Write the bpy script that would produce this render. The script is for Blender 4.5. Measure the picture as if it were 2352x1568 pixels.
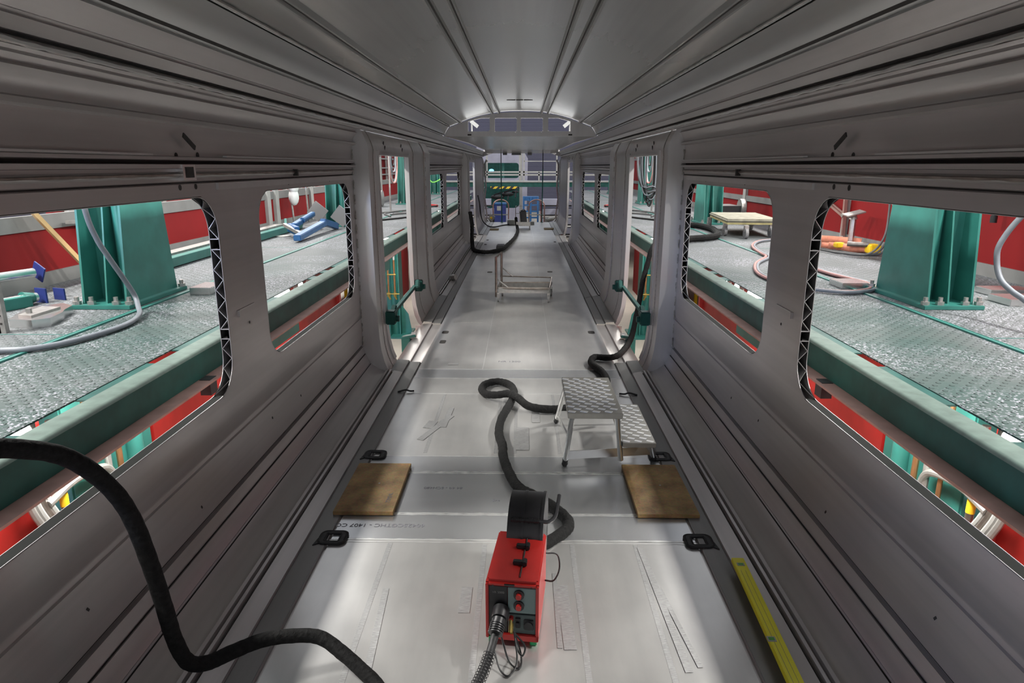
import bpy, bmesh, math, random
from mathutils import Vector, Matrix, geometry
random.seed(7)
S=bpy.context.scene
for o in list(bpy.data.objects): bpy.data.objects.remove(o)
COL=S.collection
# ------------------------------------------------------------ camera, world, light, exposure
F_PX=1531.0; PITCH=math.atan(403/F_PX); YAW=math.atan(25/(F_PX/math.cos(PITCH)))
cam=bpy.data.cameras.new('camera'); co=bpy.data.objects.new('camera',cam); COL.objects.link(co)
cam.sensor_width=36; cam.lens=36*F_PX/2352; cam.clip_start=.05; cam.clip_end=200
co.location=(.045,0,1.85); co.rotation_euler=(math.pi/2-PITCH,0,YAW)
S.camera=co
S.view_settings.view_transform='Standard'; S.view_settings.look='None'
S.view_settings.gamma=1; S.view_settings.use_curve_mapping=False
S.view_settings.exposure=0.30
W=bpy.data.worlds.new('hall_air'); S.world=W; W.use_nodes=True
W.node_tree.nodes['Background'].inputs[0].default_value=(.93,.95,1.0,1)
W.node_tree.nodes['Background'].inputs[1].default_value=.80
def area(name,loc,target,sx,sy,power,color=(1,.97,.92)):
    l=bpy.data.lights.new(name,'AREA'); l.shape='RECTANGLE'; l.size=sx; l.size_y=sy; l.energy=power; l.color=color
    o=bpy.data.objects.new(name,l); COL.objects.link(o); o.location=loc
    z=(Vector(loc)-Vector(target)).normalized(); y=Vector((0,1,0))
    if abs(z.y)>.95: y=Vector((1,0,0))
    y=(y-z*y.dot(z)).normalized(); x=y.cross(z); o.rotation_euler=Matrix((x,y,z)).transposed().to_euler(); return o
# the rows of lamps hanging in the hall on both sides of the car body
for i,y in enumerate((-3.2,2.6,6.4,11.5,16.5,22.0)):
    k=(1.1,2.3,.9,.85,.85,.85)[i]
    area('hall_lamp_light',(-6.0,y,6.4),(-1.0,y,0),.45,1.1,310*k)
    area('hall_lamp_light',(6.0,y,6.4),(1.0,y,0),.45,1.1,310*k)
area('hall_lamp_light',(0,15.5,6.5),(0,14.0,0),2.0,5,420)
# added cool lamps, unseen behind the camera on both sides, tinting the door plates
area('cool_side_fill',(-11,-7.5,2.7),(1.3,5.8,1.2),2.2,3,900,(.48,.62,1.0))
area('cool_side_fill',(11,-7.5,2.7),(-1.3,5.8,1.2),2.2,3,300,(.60,.72,1.0))
area('hall_lamp_light',(0,34,6.5),(0,31,0),6,2,130,(.85,.92,1))

# ------------------------------------------------------------ materials
def nodes(name):
    m=bpy.data.materials.new(name); m.use_nodes=True; nt=m.node_tree
    return m,nt,nt.nodes['Principled BSDF']
def lk(nt,a,b): nt.links.new(a,b)
def simple(name,c,rough=.5,metal=0.,noise=.0,scale=8,bump=0.,spec=.5,stretch=None,dirt=None):
    m,nt,b=nodes(name)
    b.inputs['Base Color'].default_value=(*c,1); b.inputs['Roughness'].default_value=rough; b.inputs['Metallic'].default_value=metal
    b.inputs['Specular IOR Level'].default_value=spec
    if noise or bump or dirt:
        tc=nt.nodes.new('ShaderNodeTexCoord'); mp=nt.nodes.new('ShaderNodeMapping'); lk(nt,tc.outputs['Object'],mp.inputs[0])
        if stretch: mp.inputs['Scale'].default_value=stretch
        n=nt.nodes.new('ShaderNodeTexNoise'); n.inputs['Scale'].default_value=scale; n.inputs['Detail'].default_value=5
        lk(nt,mp.outputs[0],n.inputs['Vector'])
        r=nt.nodes.new('ShaderNodeValToRGB'); lk(nt,n.outputs['Fac'],r.inputs[0])
        r.color_ramp.elements[0].position=.3; r.color_ramp.elements[1].position=.7
        c0=dirt if dirt else tuple(x*(1-noise) for x in c); c1=tuple(min(1,x*(1+noise*.6)) for x in c)
        r.color_ramp.elements[0].color=(*c0,1); r.color_ramp.elements[1].color=(*c1,1)
        lk(nt,r.outputs[0],b.inputs['Base Color'])
        if bump:
            bp=nt.nodes.new('ShaderNodeBump'); bp.inputs['Strength'].default_value=bump; bp.inputs['Distance'].default_value=.01
            lk(nt,n.outputs['Fac'],bp.inputs['Height']); lk(nt,bp.outputs[0],b.inputs['Normal'])
    return m
def alu(name,c0,c1,r0,r1,stretch=(14,.25,14),metal=.9,bump=.12,cloud=1.1,scratch=False):
    """extruded / rolled aluminium: colour clouds, drawing lines along the length, uneven polish"""
    m,nt,b=nodes(name); N=nt.nodes.new; r0=r1=(r0+r1)/2
    tc=N('ShaderNodeTexCoord')
    mp=N('ShaderNodeMapping'); mp.inputs['Scale'].default_value=stretch; lk(nt,tc.outputs['Object'],mp.inputs[0])
    n1=N('ShaderNodeTexNoise'); n1.inputs['Scale'].default_value=1.6; n1.inputs['Detail'].default_value=6; n1.inputs['Roughness'].default_value=.55; lk(nt,mp.outputs[0],n1.inputs['Vector'])
    n2=N('ShaderNodeTexNoise'); n2.inputs['Scale'].default_value=cloud; n2.inputs['Detail'].default_value=4; lk(nt,tc.outputs['Object'],n2.inputs['Vector'])
    mx=N('ShaderNodeMath'); mx.operation='MULTIPLY_ADD'; lk(nt,n1.outputs['Fac'],mx.inputs[0]); mx.inputs[1].default_value=.45; 
    m2=N('ShaderNodeMath'); m2.operation='MULTIPLY'; lk(nt,n2.outputs['Fac'],m2.inputs[0]); m2.inputs[1].default_value=.55; lk(nt,m2.outputs[0],mx.inputs[2])
    r=N('ShaderNodeValToRGB'); r.color_ramp.elements[0].position=.25; r.color_ramp.elements[1].position=.75
    r.color_ramp.elements[0].color=(*c0,1); r.color_ramp.elements[1].color=(*c1,1); lk(nt,mx.outputs[0],r.inputs[0])
    col=r.outputs[0]
    mr=N('ShaderNodeMapRange'); mr.inputs[1].default_value=.25; mr.inputs[2].default_value=.75; mr.inputs[3].default_value=r0; mr.inputs[4].default_value=r1
    lk(nt,mx.outputs[0],mr.inputs[0]); rough=mr.outputs[0]
    if scratch:
        mp2=N('ShaderNodeMapping'); mp2.inputs['Scale'].default_value=(3,.6,1); mp2.inputs['Rotation'].default_value=(0,0,.5); lk(nt,tc.outputs['Object'],mp2.inputs[0])
        w=N('ShaderNodeTexNoise'); w.inputs['Scale'].default_value=3.5; w.inputs['Detail'].default_value=9; w.inputs['Distortion'].default_value=1.2; lk(nt,mp2.outputs[0],w.inputs['Vector'])
        sp=N('ShaderNodeValToRGB'); sp.color_ramp.elements[0].position=.62; sp.color_ramp.elements[1].position=.95; lk(nt,w.outputs['Fac'],sp.inputs[0])
        cm=N('ShaderNodeMix'); cm.data_type='RGBA'; cm.inputs['B'].default_value=(c0[0]*.62,c0[1]*.6,c0[2]*.54,1); lk(nt,sp.outputs[0],cm.inputs['Factor']); lk(nt,col,cm.inputs['A']); col=cm.outputs['Result']
    lk(nt,col,b.inputs['Base Color']); lk(nt,rough,b.inputs['Roughness']); b.inputs['Metallic'].default_value=metal
    if bump<=0: return m
    bp=N('ShaderNodeBump'); bp.inputs['Strength'].default_value=bump; bp.inputs['Distance'].default_value=.004
    lk(nt,n1.outputs['Fac'],bp.inputs['Height']); lk(nt,bp.outputs[0],b.inputs['Normal'])
    return m
M={}
M['wall']=alu('wall_aluminium',(.355,.338,.332),(.53,.50,.49),.28,.40,metal=.55)
M['roof']=alu('roof_aluminium',(.44,.44,.43),(.54,.54,.53),.24,.28,metal=.55,bump=.0)
M['floor']=alu('floor_aluminium',(.47,.47,.465),(.70,.69,.67),.29,.29,stretch=(5,.8,5),metal=.70,bump=0,cloud=2.6,scratch=False)
M['bolster']=alu('bolster_aluminium',(.44,.45,.46),(.56,.57,.58),.22,.32,stretch=(.5,6,5),metal=.75,bump=0)
M['frame']=alu('portal_aluminium',(.46,.445,.44),(.60,.585,.58),.28,.40,stretch=(8,8,.5),metal=.5,bump=.04)
M['rib']=alu('cut_edge_aluminium',(.70,.70,.69),(.85,.85,.84),.3,.45,metal=.8)
M['bright']=alu('bright_aluminium',(.66,.66,.65),(.78,.78,.77),.18,.30,metal=.95,bump=.02)
M['weld']=simple('weld_bead_metal',(.46,.44,.41),.42,.8,.45,60,.6)
M['darkshade']=simple('dark_and_gap_shade',(.035,.032,.03),.8,0,.3,20)  # near black for holes and dark parts, also for shade painted into grooves
M['tread']=alu('worn_tread_aluminium',(.26,.25,.22),(.36,.35,.32),.3,.42,metal=.8,bump=.03)
M['primed']=alu('dull_primed_aluminium',(.16,.155,.15),(.23,.225,.22),.4,.5,metal=.4,bump=.02)
M['sand']=simple('sanded_metal',(.40,.40,.40),.55,.8,.35,40,.2,stretch=(1,8,1))
M['mark']=simple('felt_pen_ink',(.15,.15,.17),.7)
M['black']=simple('black_rubber',(.009,.009,.010),.55,0,.4,30,.4)
M['cloth']=simple('black_hose_sleeve',(.010,.010,.010),.85,0,.5,60,.6,spec=.2)
M['blackp']=simple('black_plastic',(.018,.018,.02),.38,0,.2,20)
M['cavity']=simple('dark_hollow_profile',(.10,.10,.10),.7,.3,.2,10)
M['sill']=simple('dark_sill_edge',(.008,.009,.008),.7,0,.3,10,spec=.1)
M['red']=simple('red_paint',(.40,.017,.014),.42,0,.18,5,.05)
M['redbar']=simple('red_barrier_sheet',(.17,.007,.008),.6,0,.22,1.6,dirt=(.16,.007,.008),spec=.15)
M['teal']=simple('teal_paint',(.032,.18,.152),.42,0,.22,5,.05)
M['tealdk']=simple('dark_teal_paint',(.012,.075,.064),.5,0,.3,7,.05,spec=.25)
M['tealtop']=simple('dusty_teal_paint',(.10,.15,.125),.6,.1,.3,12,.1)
M['greyrail']=simple('grey_steel_sheet',(.20,.20,.195),.5,.2,.15,4)
M['white']=simple('white_paint',(.33,.33,.315),.5,0,.12,5)
M['lav']=simple('pale_lavender_paint',(.34,.34,.42),.5,0,.12,3)
M['galv']=simple('galvanised_steel',(.45,.44,.42),.4,.7,.2,20)
M['steel']=simple('worn_steel',(.52,.50,.48),.35,.85,.2,15,.1)
M['brownst']=simple('oxidised_tube',(.33,.29,.26),.36,.85,.35,14,.1)
M['copper']=simple('copper_pipe',(.50,.26,.12),.35,.8,.2,10)
M['brass']=simple('brass_valve',(.60,.45,.14),.3,.9,.1,10)
M['blue']=simple('blue_paint',(.02,.10,.26),.4,0,.25,8)
M['dblue']=simple('deep_blue_paint',(.02,.035,.17),.45,0,.2,8)
M['yellow']=simple('yellow_paint',(.72,.66,.02),.4,0,.06,12)
M['amber']=simple('amber_paint',(.85,.55,.02),.45,0,.1,5)
M['green']=simple('green_plastic',(.01,.30,.10),.45)
M['ghose']=simple('grey_rubber_hose',(.19,.21,.235),.5,0,.1,20)
M['rhose']=simple('dusty_red_hose',(.42,.20,.18),.55,0,.2,20)
M['orange']=simple('salmon_strap_web',(.72,.27,.17),.8,0,.15,30,.2)
M['olive']=simple('dusty_carpet_top',(.27,.26,.20),.9,0,.3,12,.3)
M['conc']=simple('hall_floor_concrete',(.50,.46,.40),.6,0,.12,1.5)
M['wallcor']=None
M['bag']=simple('white_plastic_bag',(.85,.85,.84),.5,0,.05,9,.2)
M['tyre']=simple('grey_wheel',(.20,.20,.20),.6)
M['glassg']=simple('green_vial',(.10,.35,.08),.15)
M['pink']=simple('tack_welded_bracket',(.40,.25,.22),.45,.6,.2,8)
M['skyblue']=simple('monitor_light',(.1,.5,.9),.5)
b=M['skyblue'].node_tree.nodes['Principled BSDF']; b.inputs['Emission Color'].default_value=(.15,.6,1,1); b.inputs['Emission Strength'].default_value=2.5
m,nt,b=nodes('fluorescent_tube'); b.inputs['Base Color'].default_value=(.9,.9,.9,1); b.inputs['Emission Color'].default_value=(1,.97,.92,1); b.inputs['Emission Strength'].default_value=14; M['tube']=m
# chipboard
m,nt,b=nodes('chipboard'); N=nt.nodes.new
tc=N('ShaderNodeTexCoord'); v=N('ShaderNodeTexVoronoi'); v.inputs['Scale'].default_value=90; lk(nt,tc.outputs['Object'],v.inputs['Vector'])
n=N('ShaderNodeTexNoise'); n.inputs['Scale'].default_value=7; n.inputs['Detail'].default_value=6; lk(nt,tc.outputs['Object'],n.inputs['Vector'])
r=N('ShaderNodeValToRGB'); r.color_ramp.elements[0].color=(.16,.085,.03,1); r.color_ramp.elements[1].color=(.40,.25,.09,1); r.color_ramp.elements[0].position=.3; r.color_ramp.elements[1].position=.7; lk(nt,n.outputs['Fac'],r.inputs[0])
mx=N('ShaderNodeMix'); mx.data_type='RGBA'; mx.blend_type='OVERLAY'; mx.inputs['Factor'].default_value=.14; lk(nt,r.outputs[0],mx.inputs['A']); lk(nt,v.outputs['Color'],mx.inputs['B'])
hs=N('ShaderNodeHueSaturation'); hs.inputs['Saturation'].default_value=.95; lk(nt,mx.outputs['Result'],hs.inputs['Color'])
lk(nt,hs.outputs[0],b.inputs['Base Color']); b.inputs['Roughness'].default_value=.7
bp=N('ShaderNodeBump'); bp.inputs['Strength'].default_value=.3; bp.inputs['Distance'].default_value=.002; lk(nt,v.outputs['Distance'],bp.inputs['Height']); lk(nt,bp.outputs[0],b.inputs['Normal'])
M['chip']=m
# chequer plate deck: teal paint worn and covered with bright shavings
m,nt,b=nodes('deck_chequer_plate')
tc=N('ShaderNodeTexCoord') if False else nt.nodes.new('ShaderNodeTexCoord'); N=nt.nodes.new
n=N('ShaderNodeTexNoise'); n.inputs['Scale'].default_value=.9; n.inputs['Detail'].default_value=7; n.inputs['Roughness'].default_value=.65; lk(nt,tc.outputs['Object'],n.inputs['Vector'])
r=N('ShaderNodeValToRGB'); e=r.color_ramp.elements; e[0].position=.38; e[0].color=(.026,.062,.055,1); e[1].position=.62; e[1].color=(.070,.088,.085,1); lk(nt,n.outputs['Fac'],r.inputs[0])
v=N('ShaderNodeTexVoronoi'); v.inputs['Scale'].default_value=120; lk(nt,tc.outputs['Object'],v.inputs['Vector'])
sx=N('ShaderNodeSeparateColor'); lk(nt,v.outputs['Color'],sx.inputs[0])
gt=N('ShaderNodeMath'); gt.operation='GREATER_THAN'; gt.inputs[1].default_value=.80; lk(nt,sx.outputs[0],gt.inputs[0])
n3=N('ShaderNodeTexNoise'); n3.inputs['Scale'].default_value=1.7; n3.inputs['Detail'].default_value=3; lk(nt,tc.outputs['Object'],n3.inputs['Vector'])
g2=N('ShaderNodeMapRange'); g2.inputs[1].default_value=.38; g2.inputs[2].default_value=.6; lk(nt,n3.outputs['Fac'],g2.inputs[0])
mu=N('ShaderNodeMath'); mu.operation='MULTIPLY'; lk(nt,gt.outputs[0],mu.inputs[0]); lk(nt,g2.outputs[0],mu.inputs[1])
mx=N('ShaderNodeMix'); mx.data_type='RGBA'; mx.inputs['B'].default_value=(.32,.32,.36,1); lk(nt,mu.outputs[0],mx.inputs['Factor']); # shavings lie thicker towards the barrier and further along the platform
sz=N('ShaderNodeSeparateXYZ'); lk(nt,tc.outputs['Object'],sz.inputs[0])
def math2(op,a,v):
    q_=N('ShaderNodeMath'); q_.operation=op; lk(nt,a,q_.inputs[0])
    if isinstance(v,(int,float)): q_.inputs[1].default_value=v
    else: lk(nt,v,q_.inputs[1])
    return q_.outputs[0]
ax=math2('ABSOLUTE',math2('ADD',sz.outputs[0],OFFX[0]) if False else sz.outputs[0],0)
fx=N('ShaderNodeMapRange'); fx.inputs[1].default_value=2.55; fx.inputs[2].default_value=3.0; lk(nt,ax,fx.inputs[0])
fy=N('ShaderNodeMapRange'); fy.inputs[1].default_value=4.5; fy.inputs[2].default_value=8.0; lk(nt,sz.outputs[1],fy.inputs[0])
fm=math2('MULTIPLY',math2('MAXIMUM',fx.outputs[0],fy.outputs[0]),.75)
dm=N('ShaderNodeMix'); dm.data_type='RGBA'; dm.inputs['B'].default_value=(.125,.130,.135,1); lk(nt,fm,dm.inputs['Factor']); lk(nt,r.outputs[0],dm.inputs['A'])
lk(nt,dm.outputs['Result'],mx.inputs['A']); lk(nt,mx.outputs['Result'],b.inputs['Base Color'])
b.inputs['Metallic'].default_value=.0
b.inputs['Specular IOR Level'].default_value=.3
b.inputs['Roughness'].default_value=.6
# raised dots on a 55 mm grid
sp=N('ShaderNodeSeparateXYZ'); lk(nt,tc.outputs['Object'],sp.inputs[0])
def sinw(sock,k,ph):
    a=N('ShaderNodeMath'); a.operation='MULTIPLY_ADD'; a.inputs[1].default_value=k; a.inputs[2].default_value=ph; lk(nt,sock,a.inputs[0])
    s=N('ShaderNodeMath'); s.operation='SINE'; lk(nt,a.outputs[0],s.inputs[0]); return s.outputs[0]
mm=N('ShaderNodeMath'); mm.operation='MULTIPLY'; lk(nt,sinw(sp.outputs[0],80,0),mm.inputs[0]); lk(nt,sinw(sp.outputs[1],80,0),mm.inputs[1])
cl=N('ShaderNodeMapRange'); cl.inputs[1].default_value=.55; cl.inputs[2].default_value=.85; lk(nt,mm.outputs[0],cl.inputs[0])
bp=N('ShaderNodeBump'); bp.inputs['Strength'].default_value=1; bp.inputs['Distance'].default_value=.012; lk(nt,cl.outputs[0],bp.inputs['Height'])
bq=N('ShaderNodeBump'); bq.inputs['Strength'].default_value=.7; bq.inputs['Distance'].default_value=.004; lk(nt,sx.outputs[1],bq.inputs['Height']); lk(nt,bp.outputs[0],bq.inputs['Normal'])
lk(nt,bq.outputs[0],b.inputs['Normal']); M['deck']=m
# corrugated far hall wall
m,nt,b=nodes('corrugated_hall_wall'); N=nt.nodes.new; tc=N('ShaderNodeTexCoord'); wv=N('ShaderNodeTexWave'); wv.inputs['Scale'].default_value=5; wv.bands_direction='Z'; lk(nt,tc.outputs['Object'],wv.inputs['Vector'])
b.inputs['Base Color'].default_value=(.13,.13,.19,1); b.inputs['Roughness'].default_value=.6
bp=N('ShaderNodeBump'); bp.inputs['Strength'].default_value=.5; bp.inputs['Distance'].default_value=.03; lk(nt,wv.outputs['Fac'],bp.inputs['Height']); lk(nt,bp.outputs[0],b.inputs['Normal']); M['wallcor']=m
# hazard stripes
m,nt,b=nodes('hazard_stripe_paint'); N=nt.nodes.new; tc=N('ShaderNodeTexCoord'); mp=N('ShaderNodeMapping'); mp.inputs['Rotation'].default_value=(0,-.8,0); lk(nt,tc.outputs['Object'],mp.inputs[0])
wv=N('ShaderNodeTexWave'); wv.inputs['Scale'].default_value=1.6; lk(nt,mp.outputs[0],wv.inputs['Vector']); r=N('ShaderNodeValToRGB'); r.color_ramp.interpolation='CONSTANT'; r.color_ramp.elements[0].color=(.02,.02,.02,1); r.color_ramp.elements[1].color=(.75,.5,.03,1); r.color_ramp.elements[1].position=.5; lk(nt,wv.outputs['Fac'],r.inputs[0]); lk(nt,r.outputs[0],b.inputs['Base Color']); M['hazard']=m

# ------------------------------------------------------------ mesh helpers
def crom(pts,n=6,closed=False):
    P=[Vector(p) for p in pts]; out=[]; L=len(P)
    rng=range(L) if closed else range(L-1)
    for i in rng:
        if closed: a,b_,c,d=P[(i-1)%L],P[i],P[(i+1)%L],P[(i+2)%L]
        else: a=P[i-1] if i else P[i]*2-P[i+1]; b_,c=P[i],P[i+1]; d=P[i+2] if i+2<L else c*2-b_
        for k in range(n):
            t=k/n; out.append(.5*((2*b_)+(c-a)*t+(2*a-5*b_+4*c-d)*t*t+(3*b_-a-3*c+d)*t**3))
    if not closed: out.append(P[-1])
    return out
class MB:
    def __init__(s): s.bm=bmesh.new()
    def face(s,pts):
        vs=[s.bm.verts.new(p) for p in pts]
        try: return s.bm.faces.new(vs)
        except ValueError: return None
    def box(s,x0,x1,y0,y1,z0,z1,bev=0):
        return s.obox(((x0+x1)/2,(y0+y1)/2,(z0+z1)/2),(abs(x1-x0),abs(y1-y0),abs(z1-z0)),None,bev)
    def obox(s,c,d,rot=None,bev=0):
        R=(rot.to_matrix().to_4x4() if hasattr(rot,'to_matrix') else rot) if rot is not None else Matrix.Identity(4)
        r=bmesh.ops.create_cube(s.bm,size=1.0,matrix=Matrix.Translation(c)@R@Matrix.Diagonal((*d,1)))
        if bev:
            es=list({e for v in r['verts'] for e in v.link_edges})
            bmesh.ops.bevel(s.bm,geom=es,offset=bev,segments=2,affect='EDGES')
        return s
    def bar(s,p0,p1,w,h=None,up=(0,0,1),bev=0):
        h=h or w; p0,p1=Vector(p0),Vector(p1); d=p1-p0; L=d.length; z=d.normalized(); u=Vector(up)
        if abs(z.dot(u))>.98: u=Vector((0,1,0))
        x=z.cross(u).normalized(); y=x.cross(z)
        R=Matrix((x,z,y)).transposed().to_4x4()
        return s.obox((p0+p1)/2,(w,L,h),R,bev)
    def cyl(s,p0,p1,r,r2=None,seg=16,cap=True):
        p0,p1=Vector(p0),Vector(p1); d=p1-p0
        R=d.to_track_quat('Z','Y').to_matrix().to_4x4()
        bmesh.ops.create_cone(s.bm,cap_ends=cap,segments=seg,radius1=r,radius2=r if r2 is None else r2,depth=d.length,matrix=Matrix.Translation((p0+p1)/2)@R)
        return s
    def sph(s,c,r,sc=(1,1,1),seg=12):
        bmesh.ops.create_uvsphere(s.bm,u_segments=seg,v_segments=max(6,seg//2),radius=r,matrix=Matrix.Translation(c)@Matrix.Diagonal((*sc,1))); return s
    def tube(s,pts,r,seg=10,closed=False,jit=0,flat=1.0):
        P=[Vector(p) for p in pts]; n=len(P); rings=[]; prev=None
        for i,p in enumerate(P):
            t=(P[(i+1)%n]-P[i-1]) if closed else (P[min(i+1,n-1)]-P[max(i-1,0)])
            t.normalize()
            u=prev if prev is not None else (Vector((0,0,1)) if abs(t.z)<.9 else Vector((1,0,0)))
            u=(u-t*u.dot(t)); u.normalize(); prev=u; w=t.cross(u)
            rr=(r[i] if isinstance(r,(list,tuple)) else r)*(1+(random.uniform(-jit,jit) if jit else 0))
            rings.append([s.bm.verts.new(p+(u*math.cos(a)*flat+w*math.sin(a))*rr) for a in (2*math.pi*k/seg for k in range(seg))])
        m=n if closed else n-1
        for i in range(m):
            A,B=rings[i],rings[(i+1)%n]
            for k in range(seg): s.bm.faces.new((A[k],A[(k+1)%seg],B[(k+1)%seg],B[k]))
        if not closed: s.bm.faces.new(rings[0][::-1]); s.bm.faces.new(rings[-1])
        return s
    def strip(s,prof,y0,y1,mirror=1):
        """open cross-section (x,z) list extruded along the car"""
        a=[s.bm.verts.new((x*mirror,y0,z)) for x,z in prof]; b_=[s.bm.verts.new((x*mirror,y1,z)) for x,z in prof]
        for i in range(len(prof)-1): s.bm.faces.new((a[i],a[i+1],b_[i+1],b_[i]))
        return s
    def prism(s,poly,ax,a,b_):
        """closed polygon; ax='y': (x,z) points extruded in y; 'x': (y,z) in x; 'z': (x,y) in z"""
        def P(u,v,w): return {'y':(u,w,v),'x':(w,u,v),'z':(u,v,w)}[ax]
        A=[s.bm.verts.new(P(u,v,a)) for u,v in poly]; B=[s.bm.verts.new(P(u,v,b_)) for u,v in poly]
        n=len(poly)
        for i in range(n): s.bm.faces.new((A[i],A[(i+1)%n],B[(i+1)%n],B[i]))
        V=[Vector((u,v,0)) for u,v in poly]
        for t in geometry.tessellate_polygon([V]):
            s.bm.faces.new([A[k] for k in t]); s.bm.faces.new([B[k] for k in t][::-1])
        return s
    def holed(s,outer,holes,fn,thick=None):
        """planar polygon with holes; fn maps (u,v)->3d point"""
        loops=[[Vector((u,v,0)) for u,v in outer]]+[[Vector((u,v,0)) for u,v in h] for h in holes]
        flat=[v for l in loops for v in l]; vs=[s.bm.verts.new(fn(v.x,v.y)) for v in flat]
        for t in geometry.tessellate_polygon(loops):
            try: s.bm.faces.new([vs[k] for k in t])
            except ValueError: pass
        return s
    def build(s,name,mat,parent=None,world=True,ang=35,props=None):
        bmesh.ops.remove_doubles(s.bm,verts=s.bm.verts,dist=1e-5)
        bmesh.ops.recalc_face_normals(s.bm,faces=s.bm.faces)
        me=bpy.data.meshes.new(name); s.bm.to_mesh(me); s.bm.free()
        o=bpy.data.objects.new(name,me); COL.objects.link(o)
        me.materials.append(mat)
        for p in me.polygons: p.use_smooth=True
        me.set_sharp_from_angle(angle=math.radians(ang))
        if parent is not None:
            o.parent=parent
            if world:
                me.transform(MWI(parent))
        for k,v in (props or {}).items(): o[k]=v
        return o
def MWI(o):
    m=Matrix.Identity(4); chain=[]
    while o is not None: chain.append(o); o=o.parent
    for q in reversed(chain): m=m@Matrix.LocRotScale(q.location,q.rotation_euler,q.scale)
    return m.inverted()
def T(name,label,cat,loc=(0,0,0),group=None,rz=0):
    o=bpy.data.objects.new(name,None); COL.objects.link(o); o.location=loc; o.rotation_euler=(0,0,rz); o.empty_display_size=.1
    o['label']=label; o['category']=cat
    if group: o['group']=group
    return o
def tag(o,label,cat,group=None):
    o['label']=label; o['category']=cat
    if group: o['group']=group
    return o
def ST(o): o['kind']='structure'; return o
def dup(root,loc,label=None,group=None,rz=None):
    r=root.copy(); COL.objects.link(r); r.location=loc
    if rz is not None: r.rotation_euler=(0,0,rz)
    if label: r['label']=label
    if group: r['group']=group
    for c in list(root.children):
        k=c.copy(); COL.objects.link(k); k.parent=r
        for g in list(c.children):
            d=g.copy(); COL.objects.link(d); d.parent=k
    return r
def rrect(y0,y1,z0,z1,r,n=8):
    p=[]
    for cy,cz,a0 in ((y1-r,z1-r,0),(y0+r,z1-r,90),(y0+r,z0+r,180),(y1-r,z0+r,270)):
        for k in range(n+1):
            a=math.radians(a0+90*k/n); p.append((cy+r*math.cos(a),cz+r*math.sin(a)))
    return p
def text(body,size,loc,rot,mat,parent=None,name='lettering',ext=.0004):
    cu=bpy.data.curves.new(name,'FONT'); cu.body=body; cu.size=size; cu.extrude=ext; cu.align_x='CENTER'; cu.align_y='CENTER'
    o=bpy.data.objects.new('tmp',cu); COL.objects.link(o)
    dg=bpy.context.evaluated_depsgraph_get(); me=bpy.data.meshes.new_from_object(o.evaluated_get(dg)); bpy.data.objects.remove(o)
    q=bpy.data.objects.new(name,me); COL.objects.link(q); me.materials.clear(); me.materials.append(mat)
    me.transform(Matrix.LocRotScale(Vector(loc),rot,Vector((1,1,1))))
    if parent is not None: me.transform(MWI(parent)); q.parent=parent
    return q
from mathutils import Euler

# ------------------------------------------------------------ car body shell
YA,YE=-5.0,23.0          # the body runs from behind the camera to the open end
WX,WT=1.40,.045
LOW=[(.93,0),(.932,-.008),(.944,-.008),(.946,.004),(1.05,.004),(1.052,.020),(1.066,.022),(1.134,.034),(1.137,.018),(1.149,.018),(1.151,.044),(1.164,.046),(1.166,.028),(1.177,.028),(1.179,.050),(1.194,.054),(1.197,.034),(1.208,.032),(1.225,.042),(1.272,.062),(1.315,.092),(1.330,.108),(1.336,.098),(1.346,.110),(1.340,.122),(1.358,.150),(1.372,.185),(1.376,.196),(1.388,.196),(1.391,.206),(1.382,.212),(1.392,.245),(1.396,.262),(1.414,.266),(1.414,.284),(1.40,.288),(1.40,.528),(1.409,.532),(1.409,.552),(1.403,.556),(1.403,.568),(1.40,.574),(1.40,.745)]
UPP=[(1.40,1.745),(1.40,1.774),(1.408,1.776),(1.408,1.784),(1.40,1.786),(1.40,1.800),(1.393,1.804),(1.390,1.810),(1.396,1.812),(1.390,1.816),(1.393,1.822),(1.40,1.826),(1.40,1.838),(1.372,1.840),(1.372,1.856),(1.414,1.858),(1.414,1.872),(1.382,1.874),(1.382,1.886),(1.40,1.890),(1.40,1.985),(1.396,2.016),(1.362,2.022),(1.362,2.038),(1.388,2.046),(1.383,2.07),(1.370,2.092),(1.346,2.118),(1.362,2.130),(1.350,2.150),(1.324,2.146)]
CANT=[(1.324,2.146),(1.308,2.150),(1.302,2.160),(1.308,2.164),(1.300,2.172),(1.306,2.182),(1.322,2.190),(1.312,2.198),(1.298,2.196),(1.264,2.226),(1.274,2.232),(1.268,2.242),(1.252,2.240),(1.236,2.262),(1.206,2.302)]
ROOF=[(1.206,2.302),(1.216,2.312),(1.206,2.322),(1.192,2.332),(1.160,2.390),(1.122,2.440),(1.130,2.452),(1.108,2.440),(1.100,2.448),(1.104,2.456),(1.094,2.462),(1.080,2.462),(.965,2.506),(.958,2.490),(.948,2.492),(.944,2.506),(.926,2.512),(.922,2.498),(.912,2.500),(.908,2.528),(.80,2.567),(.70,2.597),(.60,2.622),(.456,2.650),(.450,2.626),(.436,2.626),(.430,2.638),(.418,2.640),(.412,2.656),(.352,2.664),(.346,2.636),(.332,2.634),(.326,2.646),(.314,2.648),(.308,2.672),(.15,2.680),(0,2.682)]
WIN=[(-4.3,-2.38),(-1.87,.05),(1.22,3.17),(3.68,5.66),(10.2,12.38),(12.90,15.62)]
WZ0,WZ1,WR=.771,1.715,.17
SEG=[(YA,5.84),(9.55,16.2)]           # stretches of wall between the door bays
def winpoly(w): return rrect(w[0],w[1],WZ0,WZ1,WR)
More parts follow.
